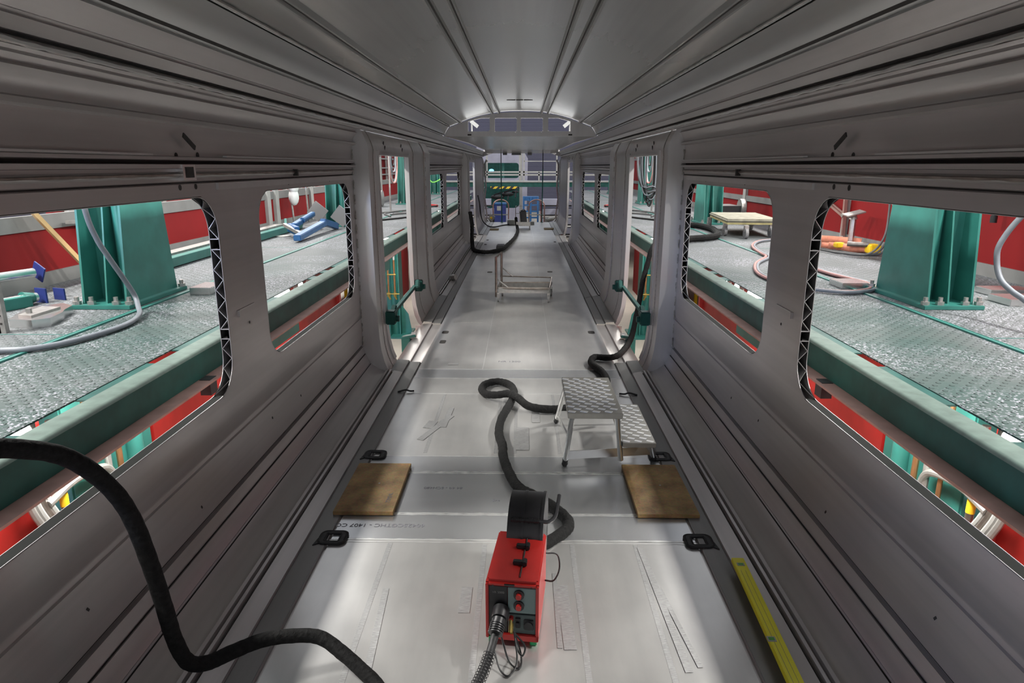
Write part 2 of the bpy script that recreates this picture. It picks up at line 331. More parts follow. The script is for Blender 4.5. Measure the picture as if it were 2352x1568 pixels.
for sd,nm in ((-1,'left'),(1,'right')):
    mb=MB()
    for y0,y1 in SEG:
        mb.strip(LOW,y0,y1,sd); mb.strip(UPP,y0,y1,sd)
        hs=[winpoly(w) for w in WIN if w[0]>y0 and w[1]<y1]
        for X in (WX,WX+WT):
            mb.holed([(y0,.745),(y1,.745),(y1,1.745),(y0,1.745)],hs,lambda u,v,X=X:(sd*X,u,v))
        mb.strip([(WX+WT,.745),(WX+WT,.3),(1.40,.10),(1.30,0.0),(1.2,-.05),(.93,-.06)],y0,y1,sd)
        mb.strip([(WX+WT,1.745),(WX+WT,2.0),(1.40,2.15),(1.34,2.26)],y0,y1,sd)
    wall=ST(mb.build('wall_'+nm,M['wall']))
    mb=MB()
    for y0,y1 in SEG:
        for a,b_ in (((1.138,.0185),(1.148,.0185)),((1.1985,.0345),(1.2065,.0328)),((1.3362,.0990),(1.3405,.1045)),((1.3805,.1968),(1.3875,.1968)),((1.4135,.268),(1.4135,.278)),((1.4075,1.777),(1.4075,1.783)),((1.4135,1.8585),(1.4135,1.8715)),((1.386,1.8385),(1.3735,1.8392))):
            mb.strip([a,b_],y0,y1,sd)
    mb.build('groove_shade',M['darkshade'],wall)  # shade of the wall grooves, painted as dark strips along their bottoms
    for y0,y1 in SEG:
        q=MB(); q.tube([(sd*(1.391+random.uniform(-.001,.001)),y0+.06*k,1.814) for k in range(int((y1-y0)/.06))],.006,6,jit=.3); q.build('weld_seam',M['brownst'],wall)
        q=MB(); q.strip([(.948,.0062),(1.05,.0062)],y0,y1,sd); q.build('primed_strip',M['primed'],wall)
    # small holes, tabs and dark slots on the wall
    mb=MB()
    for y,z,r in ((2.86,1.89,.014),(3.05,1.895,.014),(2.86,1.762,.012),(3.0,1.762,.012),(4.2,1.745,.008),(5.1,1.745,.008),(3.42,1.05,.007)):
        mb.cyl((sd*(WX-.0015),y,z),(sd*(WX+.01),y,z),r,seg=12)
    for y,z in ((1.2,.19),(1.9,.42),(2.7,.36),(4.1,.40),(4.7,.17),(3.6,.44),(2.2,.15)):
        mb.obox((sd*(WX-.001),y,z+.0),(.002,.008,.016),Euler((.6,0,0)))
    mb.build('drilled_hole',M['darkshade'],wall)
    mb=MB()   # slot in the upper rail through which light shows, black drain slot
    mb.box(sd*1.372,sd*1.412,4.30,4.32,1.79,1.83); mb.build('rail_slot',M['darkshade'],wall)
    mb=MB(); mb.box(sd*(WX-.004),sd*WX,3.28,3.50,1.135,1.141); mb.box(sd*(WX-.014),sd*WX,3.28,3.288,1.110,1.141); mb.build('bracket_tab',M['frame'],wall)
    mb=MB(); mb.obox((sd*1.372,2.93,1.95),(.006,.105,.02),Euler((-.5 if 1 else 0,0,0))); mb.build('oval_slot',M['darkshade'],wall)
    if sd<0:
        mb=MB(); mb.box(sd*1.368,sd*1.412,2.84,2.95,1.79,1.856); mb.build('rail_cutout',M['bright'],wall)
        mb=MB(); mb.box(sd*1.365,sd*1.38,2.862,2.928,1.802,1.846); mb.build('cutout_recess',M['darkshade'],wall)
    # long rail above the windows on both walls
    mb=MB()
    for a,b_ in ((-5,2.6),(3.25,5.7)): mb.box(sd*1.355,sd*1.375,a,b_,1.889,1.896)
    for a,b_ in ((3.2,5.66),): mb.box(sd*1.388,sd*1.40,a,b_,1.742,1.774)
    mb.build('long_ledge',M['frame'],wall)
    # weld bead running along the cant rail
    mb=MB(); pts=[]; y=YA
    while y<YE: pts.append((sd*(1.303+random.uniform(-.002,.002)),y,2.170+random.uniform(-.002,.002))); y+=.05
    mb.tube(pts,.0085,6,jit=.25)
    tr=MB(); tr.strip(CANT,YA,YE,sd); trim=ST(tr.build('trim_'+('1' if sd<0 else '2'),M['wall'])); mb.build('weld_bead',M['rib'],trim)
    mb=MB(); mb.strip([(1.312,2.176),(1.3175,2.186),(1.308,2.1935)],YA,YE,sd); mb.build('dark_and_gap_shade',M['darkshade'],trim)  # dark strip painted in the gap above the bead as its shade
# roof
mb=MB()
for sd in (-1,1): mb.strip(ROOF,YA,11.0,sd)
ceil=ST(mb.build('ceiling',M['roof']))
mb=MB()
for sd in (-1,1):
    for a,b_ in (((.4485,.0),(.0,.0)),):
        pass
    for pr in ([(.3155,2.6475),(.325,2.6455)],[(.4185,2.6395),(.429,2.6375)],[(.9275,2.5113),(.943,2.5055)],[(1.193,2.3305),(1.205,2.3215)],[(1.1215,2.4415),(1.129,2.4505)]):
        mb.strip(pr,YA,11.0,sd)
mb.build('groove_shade',M['darkshade'],ceil)  # shade in the roof grooves, laid in as dark strips
mb=MB()
for sd in (-1,1):
    pts=[(sd*(1.101+random.uniform(-.002,.002)),YA+.06*k,2.449) for k in range(int((11-YA)/.06))]
    mb.tube(pts,.006,6,jit=.3)
mb.build('weld_bead',M['steel'],ceil)
mb=MB()
for x in (-.12,-.045,.045,.12): pass
mb.box(-.17,-.055,9.15,9.20,2.676,2.684); mb.box(-.045,.045,9.15,9.20,2.676,2.684); mb.box(.055,.17,9.15,9.20,2.676,2.684); mb.build('vent_slot',M['darkshade'],ceil)
# windows: open cut edges of the hollow wall profile
for sd,nm in ((-1,'left'),(1,'right')):
    for wi,w in enumerate(WIN):
        if w[1]<1: continue
        y0,y1=w; n=(wi-2)*2+(1 if sd<0 else 2)
        mb=MB(); poly=winpoly(w)
        # straight sill and head webs
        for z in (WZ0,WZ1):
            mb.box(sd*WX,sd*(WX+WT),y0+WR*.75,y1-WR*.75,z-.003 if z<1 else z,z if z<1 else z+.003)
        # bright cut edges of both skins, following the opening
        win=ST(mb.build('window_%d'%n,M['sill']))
        for X,rr in ((WX,.0016),(WX+WT,.0018)):
            e=MB(); e.tube([(sd*X,u,v) for u,v in poly],rr,6,closed=True); e.build('cut_edge',M['frame'],win)
        # zigzag webs of the truss core, at both jambs
        e=MB()
        def yedge(z,far):
            t=0
            if z>WZ1-WR: t=z-(WZ1-WR)
            if z<WZ0+WR: t=(WZ0+WR)-z
            t=min(t,WR*.999); d=WR-math.sqrt(WR*WR-t*t)
            return (y1-d) if far else (y0+d)
        zs=[WZ0+.006+i*(WZ1-WZ0-.012)/19 for i in range(20)]
        for far in (True,False):
            for i in range(len(zs)-1):
                za,zb=zs[i],zs[i+1]; xa,xb=(WX+.002,WX+WT-.002) if i%2 else (WX+WT-.002,WX+.002)
                if i in (5,14): xa=xb=WX+WT*.25
                for k in range(4):
                    u0,u1=k/4,(k+1)/4
                    P=[]
                    for u in (u0,u1):
                        z=za+(zb-za)*u; x=xa+(xb-xa)*u; P.append((x,yedge(z,far),z))
                    dpt=.26 if far else -.26
                    (xp,yp,zp),(xq,yq,zq)=P; t=.0022
                    mbv=[]
                    for dx in (-t,t):
                        mbv.append([(sd*(xp),yp,zp+dx),(sd*(xq),yq,zq+dx),(sd*(xq),yq+dpt,zq+dx),(sd*(xp),yp+dpt,zp+dx)])
                    e.face(mbv[0]); e.face(mbv[1]); e.face([mbv[0][0],mbv[0][1],mbv[1][1],mbv[1][0]])
            for i in (5,6,14,15):
                z=zs[i]; e.box(sd*(WX+.001),sd*(WX+WT-.001),yedge(z,far),yedge(z,far)+(.26 if far else -.26),z-.002,z+.002)
        e.build('truss_web',M['frame'],win)
        e=MB()
        for far in (True,False):
            yy=(y1+.02) if far else (y0-.02)
            q=[(WX+.0015,WZ0-.05),(WX+WT-.0015,WZ0-.05),(WX+WT-.0015,WZ1+.05),(WX+.0015,WZ1+.05)]
            for i in range(3 if False else 4):
                pass
            e.box(sd*(WX+.001),sd*(WX+WT-.001),yy+(.24 if far else -.24),yy+(.245 if far else -.245),WZ0-.02,WZ1+.02)
            # inner faces of the hollow profile, shade of the cavity put into the colour
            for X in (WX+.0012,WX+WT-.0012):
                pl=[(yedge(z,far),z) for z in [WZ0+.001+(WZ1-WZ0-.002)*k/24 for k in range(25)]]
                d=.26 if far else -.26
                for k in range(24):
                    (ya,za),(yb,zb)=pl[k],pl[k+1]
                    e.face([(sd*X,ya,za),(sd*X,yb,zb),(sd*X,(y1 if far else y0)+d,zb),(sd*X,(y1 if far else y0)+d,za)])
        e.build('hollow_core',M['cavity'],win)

# door bays: curved liner with the doorway, one solid ring before and one behind the opening
LIN=[(1.165,.004),(1.190,.050),(1.218,.125),(1.240,.23),(1.252,.36),(1.260,.60),(1.266,1.2),(1.268,1.93),(1.262,1.985),(1.272,2.03),(1.300,2.10),(1.330,2.150)]
OUT=[(1.345,2.16),(1.40,2.05),(1.445,1.95),(1.445,.36),(1.415,.16),(1.34,.045),(1.24,-.02),(1.165,-.02)]
def off(prof,d): return [(x-d,z) for x,z in prof]
def thin(mb,sd,y0,y1,d=0.):
    P=[(x-d,z) for x,z in LIN]; O=[(1.375,2.12),(1.315,2.04),(1.305,1.985),(1.312,1.93),(1.308,1.2),(1.30,.60),(1.292,.36),(1.279,.22),(1.256,.10),(1.222,.015),(1.19,-.02)]
    mb.prism([(sd*x,z) for x,z in P+O],'y',y0,y1)
def ring(mb,sd,y0,y1,d=0.,lo=None,hi=None):
    P=[(x-d,z) for x,z in LIN]; O=list(OUT)
    mb.prism([(sd*x,z) for x,z in P+O],'y',y0,y1)
DOORS=[(5.82,6.22,7.86,9.62,1),(16.2,16.75,18.6,23.0,3)]
for (ya,yo,yc,yb,idx) in DOORS:
    for sd in (-1,1):
        mb=MB()
        ring(mb,sd,ya,ya+.012,0.006)            # plate facing the saloon
        thin(mb,sd,ya+.012,yo)
        thin(mb,sd,yc,yb-.5)
        thin(mb,sd,yb-.5,yb-.05,.012)
        ring(mb,sd,yb-.05,yb,.012)
        # head piece over the doorway
        mb.prism([(sd*x,z) for x,z in [(1.268,1.955),(1.262,1.985),(1.272,2.03),(1.300,2.10),(1.330,2.150),(1.345,2.16),(1.40,2.05),(1.445,1.955)]],'y',yo,yc)
        d=ST(mb.build('door_%d'%(idx+(0 if sd<0 else 1)),M['frame']))
        # folded jamb posts around the opening
        mb=MB()
        for y0,y1 in ((yo-.07,yo+.02),(yc-.02,yc+.07)):
            mb.prism([(sd*(x-.012),z) for x,z in LIN[1:9]]+[(sd*(x+.02),z) for x,z in LIN[1:9]][::-1],'y',y0,y1)
        mb.box(sd*1.252,sd*1.30,yo,yc,1.945,1.965)
        mb.build('door_jamb',M['frame'],d)
        mb=MB()
        for y in (ya+.2,yb-.55,yc+.35):
            mb.tube([(sd*(x-.003),y,z) for x,z in LIN],.003,5)
        mb.build('weld_seam',M['weld'],d)
        # stitched weld beads between plate and side wall
        mb=MB(); mc=MB()
        z=.28
        while z<1.95:
            if ya<8: mb.tube([(sd*(1.395+random.uniform(-.003,.003)),ya-.006,z+k*.02) for k in range(5)],.005,6,jit=.3)
            mc.tube([(sd*(1.250),yb-.495,z+k*.02) for k in range(4)],.004,6,jit=.3)
            z+=.125
        if ya<8: mb.build('stitch_weld',M['weld'],d)
        mc.build('stitch_weld',M['weld'],d)
        mb=MB()
        for y in (yo+.35,yc-.35):
            for z in (2.015,2.055): mb.obox((sd*(1.262+(z-2.0)*.30),y,z),(.006,.045,.012),Euler((.9,0,0)))
        mb.build('header_slot',M['darkshade'],d)
        # sill: hollow extrusion cut open below the doorway
        mb=MB(); mb.prism([(sd*x,z) for x,z in [(.93,0),(.93,-.06),(1.19,-.09),(1.22,-.05),(1.165,-.005),(1.05,.004),(1.04,-.012),(.95,-.012)]],'y',yo,yc); mb.build('door_sill',M['wall'],d)
        mb=MB()
        mb.strip([(.93,.0),(.932,-.008),(.944,-.008),(.946,.004),(1.05,.004),(1.052,.020),(1.066,.022),(1.165,.03)],ya,yo,sd)
        mb.strip([(.93,.0),(.932,-.008),(.944,-.008),(.946,.004),(1.05,.004),(1.052,.020),(1.066,.022),(1.165,.03)],yc,yb,sd); mb.build('floor_edge',M['primed'],d)
        mb=MB()
        for y in (yo+.004,yc-.004):
            mb.box(sd*1.17,sd*1.25,y-.003,y+.003,-.11,-.02)
        mb.build('cut_profile_end',M['rib'],d)
# floor -------------------------------------------------------------
mb=MB(); mb.strip([(-.93,0),(.93,0)],YA,3.03); mb.strip([(-.93,0),(.93,0)],4.05,YE); mb.box(-.93,.93,YA,YE,-.08,-.02)
floor=ST(mb.build('floor',M['floor']))
mb=MB(); mb.strip([(-.93,.0015),(.93,.0015)],3.03,4.05); mb.strip([(-.93,.001),(.93,.001)],5.72,5.99); mb.build('bolster_plate',M['bolster'],floor)
def seam(pts,r,wob=.0012):
    q=MB(); q.tube([(x+random.uniform(-wob,wob),y+random.uniform(-wob,wob),z) for x,y,z in pts],r,6,jit=.35,flat=.3); q.build('weld_seam',M['rib'] if len(pts)>60 else M['weld'],floor)
for Y,r in ((3.035,.007),(3.012,.004),(3.29,.008),(3.305,.005),(3.80,.006),(3.82,.004),(4.05,.005),(5.30,.006),(5.72,.004),(5.99,.006)):
    seam([(-.92+1.84*k/60,Y,.001) for k in range(61)],r)
for x in (-.326,.329):
    seam([(x,6.0+k*.2,.001) for k in range(70)],.004)
seam([(-.80+.35*k/20,7.94,.001) for k in range(21)],.004)
for x,a,b_ in ((-.62,.6,3.0),(-.14,.6,3.0),(.30,.6,3.0),(.62,.6,3.0),(-.60,4.1,5.28),(-.13,4.1,5.28),(.30,4.1,5.28),(.0,4.1,5.28)):
    q=MB(); q.box(x-.012,x+.012,a,b_,.0002,.0008); q.build('sanded_joint',M['sand'],floor)
for ki,(x,y,w,l,a) in enumerate(((-.55,2.35,.028,.55,.06),(-.2,2.55,.05,.18,0),(.20,2.5,.02,.5,.0),(.235,2.45,.05,.42,.03),(.66,2.55,.03,.85,.05),(.70,2.4,.02,.5,.12),(-.58,4.55,.05,.5,-.35),(-.52,4.75,.04,.4,-.05),(-.63,4.6,.07,.14,-.2),(-.62,6.16,.10,.06,.1),(.05,4.35,.09,.4,0),(.15,4.8,.06,.3,0))):
    q=MB(); q.obox((x,y,.0012+.0002*ki),(w,l,.0016),Euler((0,0,a))); q.build('sanding_mark',M['sand'],floor)
for x,y,w,l in ((-.839,7.43,.075,.13),(-.818,7.0,.065,.14),(.839,7.45,.075,.13),(-.543,11.92,.09,.16),(.541,11.98,.09,.16),(-.86,16.3,.06,.2),(-.86,17.3,.06,.2),(.86,16.9,.06,.2)):
    q=MB(); q.prism([(x+px,y+py) for px,py in rrect(-w/2,w/2,-l/2,l/2,min(w,l)*.4,4)],'z',.0005,.0018); q.build('drain_hole',M['darkshade'],floor)
text('60425CGTHC - 1407 CO7',.045,(-.72,3.17,.0022),Euler((0,0,math.pi)),M['mark'],floor,'handwriting')
text('84 40 - SCH480',.035,(-.42,3.60,.0022),Euler((0,0,math.pi)),M['mark'],floor,'handwriting')
text('NR 1300',.06,(-.08,6.25,.0016),Euler((0,0,0)),M['mark'],floor,'handwriting')
text('Em',.035,(-.10,3.45,.0022),Euler((0,0,0)),M['mark'],floor,'handwriting')

# bulkhead over the low ceiling, end header and end rim ----------------
mb=MB()
arch=[(x,z) for x,z in ((1.206,2.302),(1.165,2.375),(1.11,2.44),(.94,2.503),(.80,2.552),(.60,2.612),(.45,2.636),(.30,2.655),(0,2.668))]
outer=[(-x,z) for x,z in arch]+[(x,z) for x,z in arch[::-1][1:]]
holes=[]
def lun(x0,x1): return rrect(x0,x1,2.378,2.575,.02,3)
holes=[lun(-.40,-.055),lun(.01,.355),
   [(-.82,2.378),(-.50,2.378),(-.48,2.40),(-.48,2.575),(-.62,2.575),(-.82,2.525)],[(.44,2.40),(.46,2.378),(.79,2.378),(.79,2.525),(.60,2.575),(.44,2.575)]]
for Y in (11.0,11.05): mb.holed(outer,holes,lambda u,v,Y=Y:(u,Y,v))
for h in holes+[outer]:
    for i in range(len(h)):
        (a,b_),(c,d_)=h[i],h[(i+1)%len(h)]; mb.face([(a,11.0,b_),(c,11.0,d_),(c,11.05,d_),(a,11.05,b_)])
wf=ST(mb.build('wall_front',M['frame']))
mb=MB()
for h in holes:
    for i,(u,v) in enumerate(h):
        if i%3==0: mb.cyl((u*1.0,10.994,v+(.012 if v>2.45 else -.012)),(u,11.0,v+(.012 if v>2.45 else -.012)),.006,seg=8)
mb.build('bolt',M['bright'],wf)
mb=MB(); mb.box(-.83,-.77,10.993,11.0,2.315,2.335); mb.box(.76,.82,10.993,11.0,2.315,2.335); mb.build('drain_slot',M['darkshade'],wf)
def zc(y): return 2.302+(y-11)*.0105
mb=MB()
for (x0,x1) in ((-1.206,-.55),(-.55,-.08),(-.08,.08),(.08,.55),(.55,1.206)):
    mb.face([(x0,11.0,zc(11)),(x1,11.0,zc(11)),(x1,22.3,zc(22.3)),(x0,22.3,zc(22.3))])
mb.box(-1.2,1.2,11.02,22.3,2.35,2.352)
c2=ST(mb.build('ceiling',M['roof']))
mb=MB()
mb.prism([(22.3,2.43),(22.3,2.40),(22.95,2.255),(23.0,2.255),(23.0,2.43)],'x',-1.2,1.2)
mb.prism([(-.95,2.26),(-1.3,2.14),(-1.3,2.3),(-1.2,2.4)],'y',22.9,23.0); mb.prism([(.95,2.26),(1.3,2.14),(1.3,2.3),(1.2,2.4)],'y',22.9,23.0)
eh=ST(mb.build('trim_3',M['frame']))
mb=MB()
mb.box(-.33,-.02+.0,22.93,22.99,2.20,2.262); mb.box(-.62,-.48,22.93,22.99,2.20,2.255); mb.box(.20,.34,22.93,22.99,2.20,2.255); mb.build('header_bracket',M['white'],eh)
# bright bent rim of the open end on both sides
mb=MB()
for sd in (-1,1):
    mb.tube([(sd*(x-.035+.02*math.sin(i*2.1)),23.02,z) for i,(x,z) in enumerate([(1.15,.02),(1.2,.10),(1.225,.25),(1.24,.5),(1.26,.8),(1.25,1.2),(1.265,1.6),(1.25,1.9),(1.22,2.05)])],.028,8,jit=.2)
er=ST(mb.build('trim_4',M['bright']))

# ------------------------------------------------------------ decks, beams, barriers
DZ=.854
for sd,nm,kx in ((-1,'left',4.04),(1,'right',4.36)):
    mb=MB(); mb.box(sd*1.925,sd*(kx+.6),-4,29,DZ-.008,DZ)
    dk=T('work_platform','%s hand steel work platform of chequer plate beside the %s windows'%(nm,nm),'platform',(0,0,0))
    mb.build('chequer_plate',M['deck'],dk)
    mb=MB()
    xs=2.69 if sd<0 else 2.80
    mb.box(sd*(xs-.012),sd*(xs+.012),-4,29,DZ,DZ+.010); mb.box(sd*(xs+.03),sd*(xs+.036),-4,29,DZ,DZ+.006)
    for y in (3.9,8.4,13,17.5): mb.box(sd*(xs+.03),sd*(kx-.02),y,y+.006,DZ,DZ+.002)
    mb.build('joint_strip',M['teal'],dk)
    for y in [-3.5+2.2*k for k in range(15)]:
        mb=MB(); mb.box(sd*2.16,sd*(kx+.5),y,y+.08,DZ-.11,DZ-.008); mb.build('cross_beam',M['tealdk'],dk)
    # toothed edge strip beside the gap
    for y0,y1 in ((-2,1.2),(2.0,2.35),(2.75,3.32),(3.58,4.3),(4.5,5.15),(6.02,6.18),(6.4,6.55),(6.8,7.5),(7.8,8.3),(8.6,9.4),(9.7,10.1),(11.1,12.0),(12.4,13.2),(14.5,15.3),(15.8,16.6),(18.1,19.3),(20,21.5)):
        mb=MB(); mb.box(sd*1.868,sd*1.927,y0,y1,DZ-.012,DZ-.004)
        mb.build('edge_cleat',M['tealdk'],dk)
    bm_=T('edge_beam','dark teal steel beam along the inner edge of the %s platform'%nm,'beam',(sd*1.8,10,.69))
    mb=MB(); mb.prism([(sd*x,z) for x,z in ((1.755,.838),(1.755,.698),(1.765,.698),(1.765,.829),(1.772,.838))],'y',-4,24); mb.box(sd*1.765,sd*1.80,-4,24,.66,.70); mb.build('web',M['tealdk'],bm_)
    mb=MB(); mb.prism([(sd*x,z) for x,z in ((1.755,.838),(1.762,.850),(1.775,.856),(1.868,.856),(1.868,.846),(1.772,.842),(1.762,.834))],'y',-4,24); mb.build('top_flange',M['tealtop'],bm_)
    mb=MB(); mb.box(sd*1.672,sd*1.765,-4,24,.686,.697); mb.build('lower_flange',M['pink'],bm_,props={'label':'pinkish grey lower flange'})
    mb=MB()
    mb.box(sd*1.69,sd*1.75,3.50,3.58,.61,.70)
    mb.build('stop_block',M['blackp'],bm_)
    mb=MB(); mb.prism([(4.55,.69),(5.22,.69),(5.22,.56),(4.62,.56),(4.55,.60)],'x',sd*1.76,sd*2.35); mb.prism([(8.55,.69),(9.0,.69),(9.0,.5),(8.7,.5)],'x',sd*1.76,sd*2.0); mb.build('bracket',M['teal'],bm_)
    # fluorescent tubes under the platform gap
    for i,(y0,y1) in enumerate(((1.35,2.66),(3.40,3.50),(5.24,5.96),(6.22,6.34),(6.60,6.70),(10.2,10.9),(13.5,14.3),(17,17.8),(.2,1.0))):
        L=y1-y0
        ft=T('under_deck_lamp','white fluorescent tube showing through the %s platform gap'%nm if i else 'long glowing tube below the %s platform gap near the front window'%nm,'lamp',(sd*2.10,(y0+y1)/2,.68),'tubes under the %s platform'%nm)
        if i==0: del ft['group']
        q=MB(); q.cyl((sd*2.10,y0,.745),(sd*2.10,y1,.745),.025,seg=12); q.build('tube',M['tube'],ft)
        q=MB(); q.box(sd*2.07,sd*2.13,y0-.03,y1+.03,.685,.71); q.box(sd*2.08,sd*2.12,y0-.03,y0,.70,.77); q.box(sd*2.08,sd*2.12,y1,y1+.03,.70,.77); q.build('batten',M['white'],ft)
    for k,y in enumerate((.9,3.4,6.0,10.5,14.5,19.0)):
        area('under_deck_lamp_light',(sd*2.02,y,.70),(sd*2.7,y,-1.1),.10,1.2,26,(1,.97,.92))
    # barrier behind the platform
    br=T('barrier','long red barrier with grey kick plate along the outer edge of the %s platform'%nm,'barrier',(sd*kx,8,DZ))
    mb=MB(); mb.box(sd*kx,sd*(kx+.02),-4,28,DZ,DZ+.115); mb.build('kick_plate',M['greyrail'],br)
    zt=1.325 if sd<0 else 2.05
    mb=MB(); mb.box(sd*(kx+.02),sd*(kx+.035),-4,28,DZ+.10,zt); mb.build('red_sheet',M['redbar'],br)
    mb=MB()
    if sd<0: mb.box(sd*(kx),sd*(kx+.05),-4,28,1.325,1.45)
    else: mb.box(sd*(kx-.02),sd*(kx+.02),10.2,28,1.20,1.30); mb.box(sd*(kx),sd*(kx+.05),-4,28,2.05,2.12)
    mb.build('rail',M['greyrail'],br)
    ps=((10.75,10.90),(11.12,11.27),(13.0,13.16),(15.5,15.66),(19.5,19.7)) if sd<0 else ((11.15,11.32),(11.5,11.62),(13.2,13.35),(16.,16.15),(9.05,9.15))
    for a,b_ in ps:
        q=MB(); q.box(sd*(kx-.03),sd*(kx+.02),a,b_,DZ,2.1); q.build('post',M['white'],br)
    # second hoarding further out, with a white ladder rack
    hb=T('hoarding','tall red hoarding with white ladder rails beyond the %s barrier'%nm,'hoarding',(sd*5.4,12,-1.1))
    mb=MB(); mb.box(sd*5.6,sd*5.65,8,36,-1.1,3.2); mb.build('red_panel',M['redbar'],hb)
    for k in range(24):
        q=MB(); q.box(sd*5.50,sd*5.56,8.2+1.1*k,8.3+1.1*k,DZ,2.9); q.build('white_post',M['white'],hb)
    q=MB(); 
    for z in (1.5,1.75,2.1): q.box(sd*5.46,sd*5.5,8,36,z,z+.05)
    q.build('cross_rail',M['white'],hb)
    # below the platform
    for (a,b_,lab) in ((-3.,3.12,'nearest'),(4.16,8.8,'second')):
        q=MB(); q.box(sd*2.44,sd*2.47,a,b_,-1.1,.62); q2=MB(); q2.box(sd*2.40,sd*2.44,b_-.08,b_,-1.1,.62)
        t=T('low_screen','bright red screen under the %s platform, %s to the camera'%(nm,lab),'screen',(sd*2.45,(a+b_)/2,-1.1)); q.build('panel',M['red'],t); q2.build('stiffener',M['red'],t)
    q=MB(); q.box(sd*2.42,sd*2.9,3.30,4.10,-1.1,.66,.01); t=T('service_duct','teal service duct with copper pipes under the %s platform'%nm,'duct',(sd*2.6,3.7,-1.1)); q.build('casing',M['teal'],t)
    q=MB(); q.cyl((sd*2.40,3.86,-1.1),(sd*2.40,3.86,.66),.055,seg=20); q.build('round_post',M['teal'],t)
    for y,mt,r in ((3.42,'copper',.014),(3.55,'galv',.02),(3.66,'copper',.018)):
        q=MB(); q.cyl((sd*2.37,y,-1.1),(sd*2.37,y,.66),r,seg=10); q.build('pipe',M[mt],t)
    q=MB(); q.tube(crom([(sd*2.34,3.0,.2),(sd*2.34,3.2,.23),(sd*2.35,3.42,.20),(sd*2.36,3.55,.12),(sd*2.36,3.6,-.1)],6),.022,10); q.build('bent_pipe',M['galv'],t)
    q=MB(); q.cyl((sd*2.36,3.14,.05),(sd*2.36,3.14,.60),.020,seg=12); q.build('dark_pipe',M['brownst'],t)
    q=MB(); q.cyl((sd*2.36,3.14,.12),(sd*2.36,3.14,.26),.0215,seg=12); q.build('yellow_sleeve',M['amber'],t)
    for k,(dy,mt) in enumerate(((0,'galv'),(.05,'white'),(.10,'brownst'),(.14,'white'))):
        q=MB(); q.tube(crom([(sd*2.38,2.92+dy*.8,.66),(sd*2.36,2.90+dy*.8,.3),(sd*2.33,2.94+dy*.8,.1),(sd*2.28,3.03+dy,-.1),(sd*2.25,3.1+dy,-.5)],5),.017,8)
        tag(q.build('cable',M[mt]),'%s cable of the bunch hanging under the %s platform'%(('grey','pale','brown','thin cream')[k],nm),'cable')
# ------------------------------------------------------------ teal columns standing on the platforms
def column(loc,sd,label,top=3.6):
    t=T('steel_column',label,'column',loc,'teal columns on the platforms')
    x,y,z=loc; w2=.155
    def flange(X,name):
        q=MB(); q.prism([(y-.36,z+.03),(y+.36,z+.03),(y+.27,z+.85),(y+.27,top),(y-.27,top),(y-.27,z+.85)],'x',X-.008,X+.008); q.build(name,M['teal'],t)
    flange(x-w2,'flange'); flange(x+w2,'flange')
    q=MB(); q.box(x-w2,x+w2,y-.14,y-.125,z+.03,top); q.build('web',M['teal'],t)
    q=MB(); q.prism([(y-.34,z+.03),(y-.14,z+.03),(y-.14,top),(y-.20,top),(y-.20,z+.9)],'x',x-.006,x+.006); q.build('stiffener',M['teal'],t)
    q=MB(); q.cyl((x+sd*-.08,y-.15,z+.03),(x+sd*-.08,y-.15,top),.055,seg=16); q.build('half_pipe',M['teal'],t)
    q=MB(); q.box(x-w2-.06,x+w2+.06,y-.42,y+.42,z,z+.03,.004); q.build('base_plate',M['teal'],t)
    for dx in (-w2-.035,w2+.035,-w2+.07,w2-.06):
        for dy in (-.38,.38):
            q=MB(); q.cyl((x+dx,y+dy,z+.03),(x+dx,y+dy,z+.055),.028,seg=6); q.cyl((x+dx,y+dy,z+.055),(x+dx,y+dy,z+.085),.016,seg=10); q.build('anchor_bolt',M['steel'],t)
    return t
cy=[5.05,11.75,18.45,25.0]
names=['nearest, in the front window','seen in the second window','seen through the first doorway','seen in the far windows']
protoL=column((-2.975,cy[0],DZ),-1,'teal steel column on the left platform, '+names[0])
protoR=column((3.13,cy[0]+.08,DZ),1,'teal steel column on the right platform, '+names[0])
for i in (1,2,3):
    dup(protoL,(-2.975-.15*(i>0),cy[i],DZ),'teal steel column on the left platform, '+names[i])
    dup(protoR,(3.13+.25*(i>0),cy[i]+(.5 if i==1 else .1),DZ),'teal steel column on the right platform, '+names[i])
# posts under the platform, seen through the first doorways
def lowpost(sd,y,label):
    t=T('support_post',label,'post',(sd*2.34,y,-1.1))
    q=MB(); q.box(sd*2.12,sd*2.56,y,y+.02,-1.07,.7); q.box(sd*2.12,sd*2.14,y-.18,y+.18,-1.07,.7); q.build('plate_post',M['teal'],t)
    q=MB(); q.cyl((sd*2.22,y-.06,-1.07),(sd*2.22,y-.06,.7),.07,seg=18); q.build('round_tube',M['teal'],t)
    q=MB(); q.box(sd*1.95,sd*2.7,y-.35,y+.35,-1.1,-1.07); q.build('foot_plate',M['teal'],t)
    q=MB(); q.prism([(sd*2.12,-1.07),(sd*1.94,-1.07),(sd*2.0,-.72),(sd*2.12,-.55)],'y',y-.03,y-.015); q.prism([(sd*2.3,-1.07),(sd*2.28,-.6),(sd*2.28,-1.07)],'y',y-.3,y-.1); q.build('gusset',M['teal'],t)
    return t
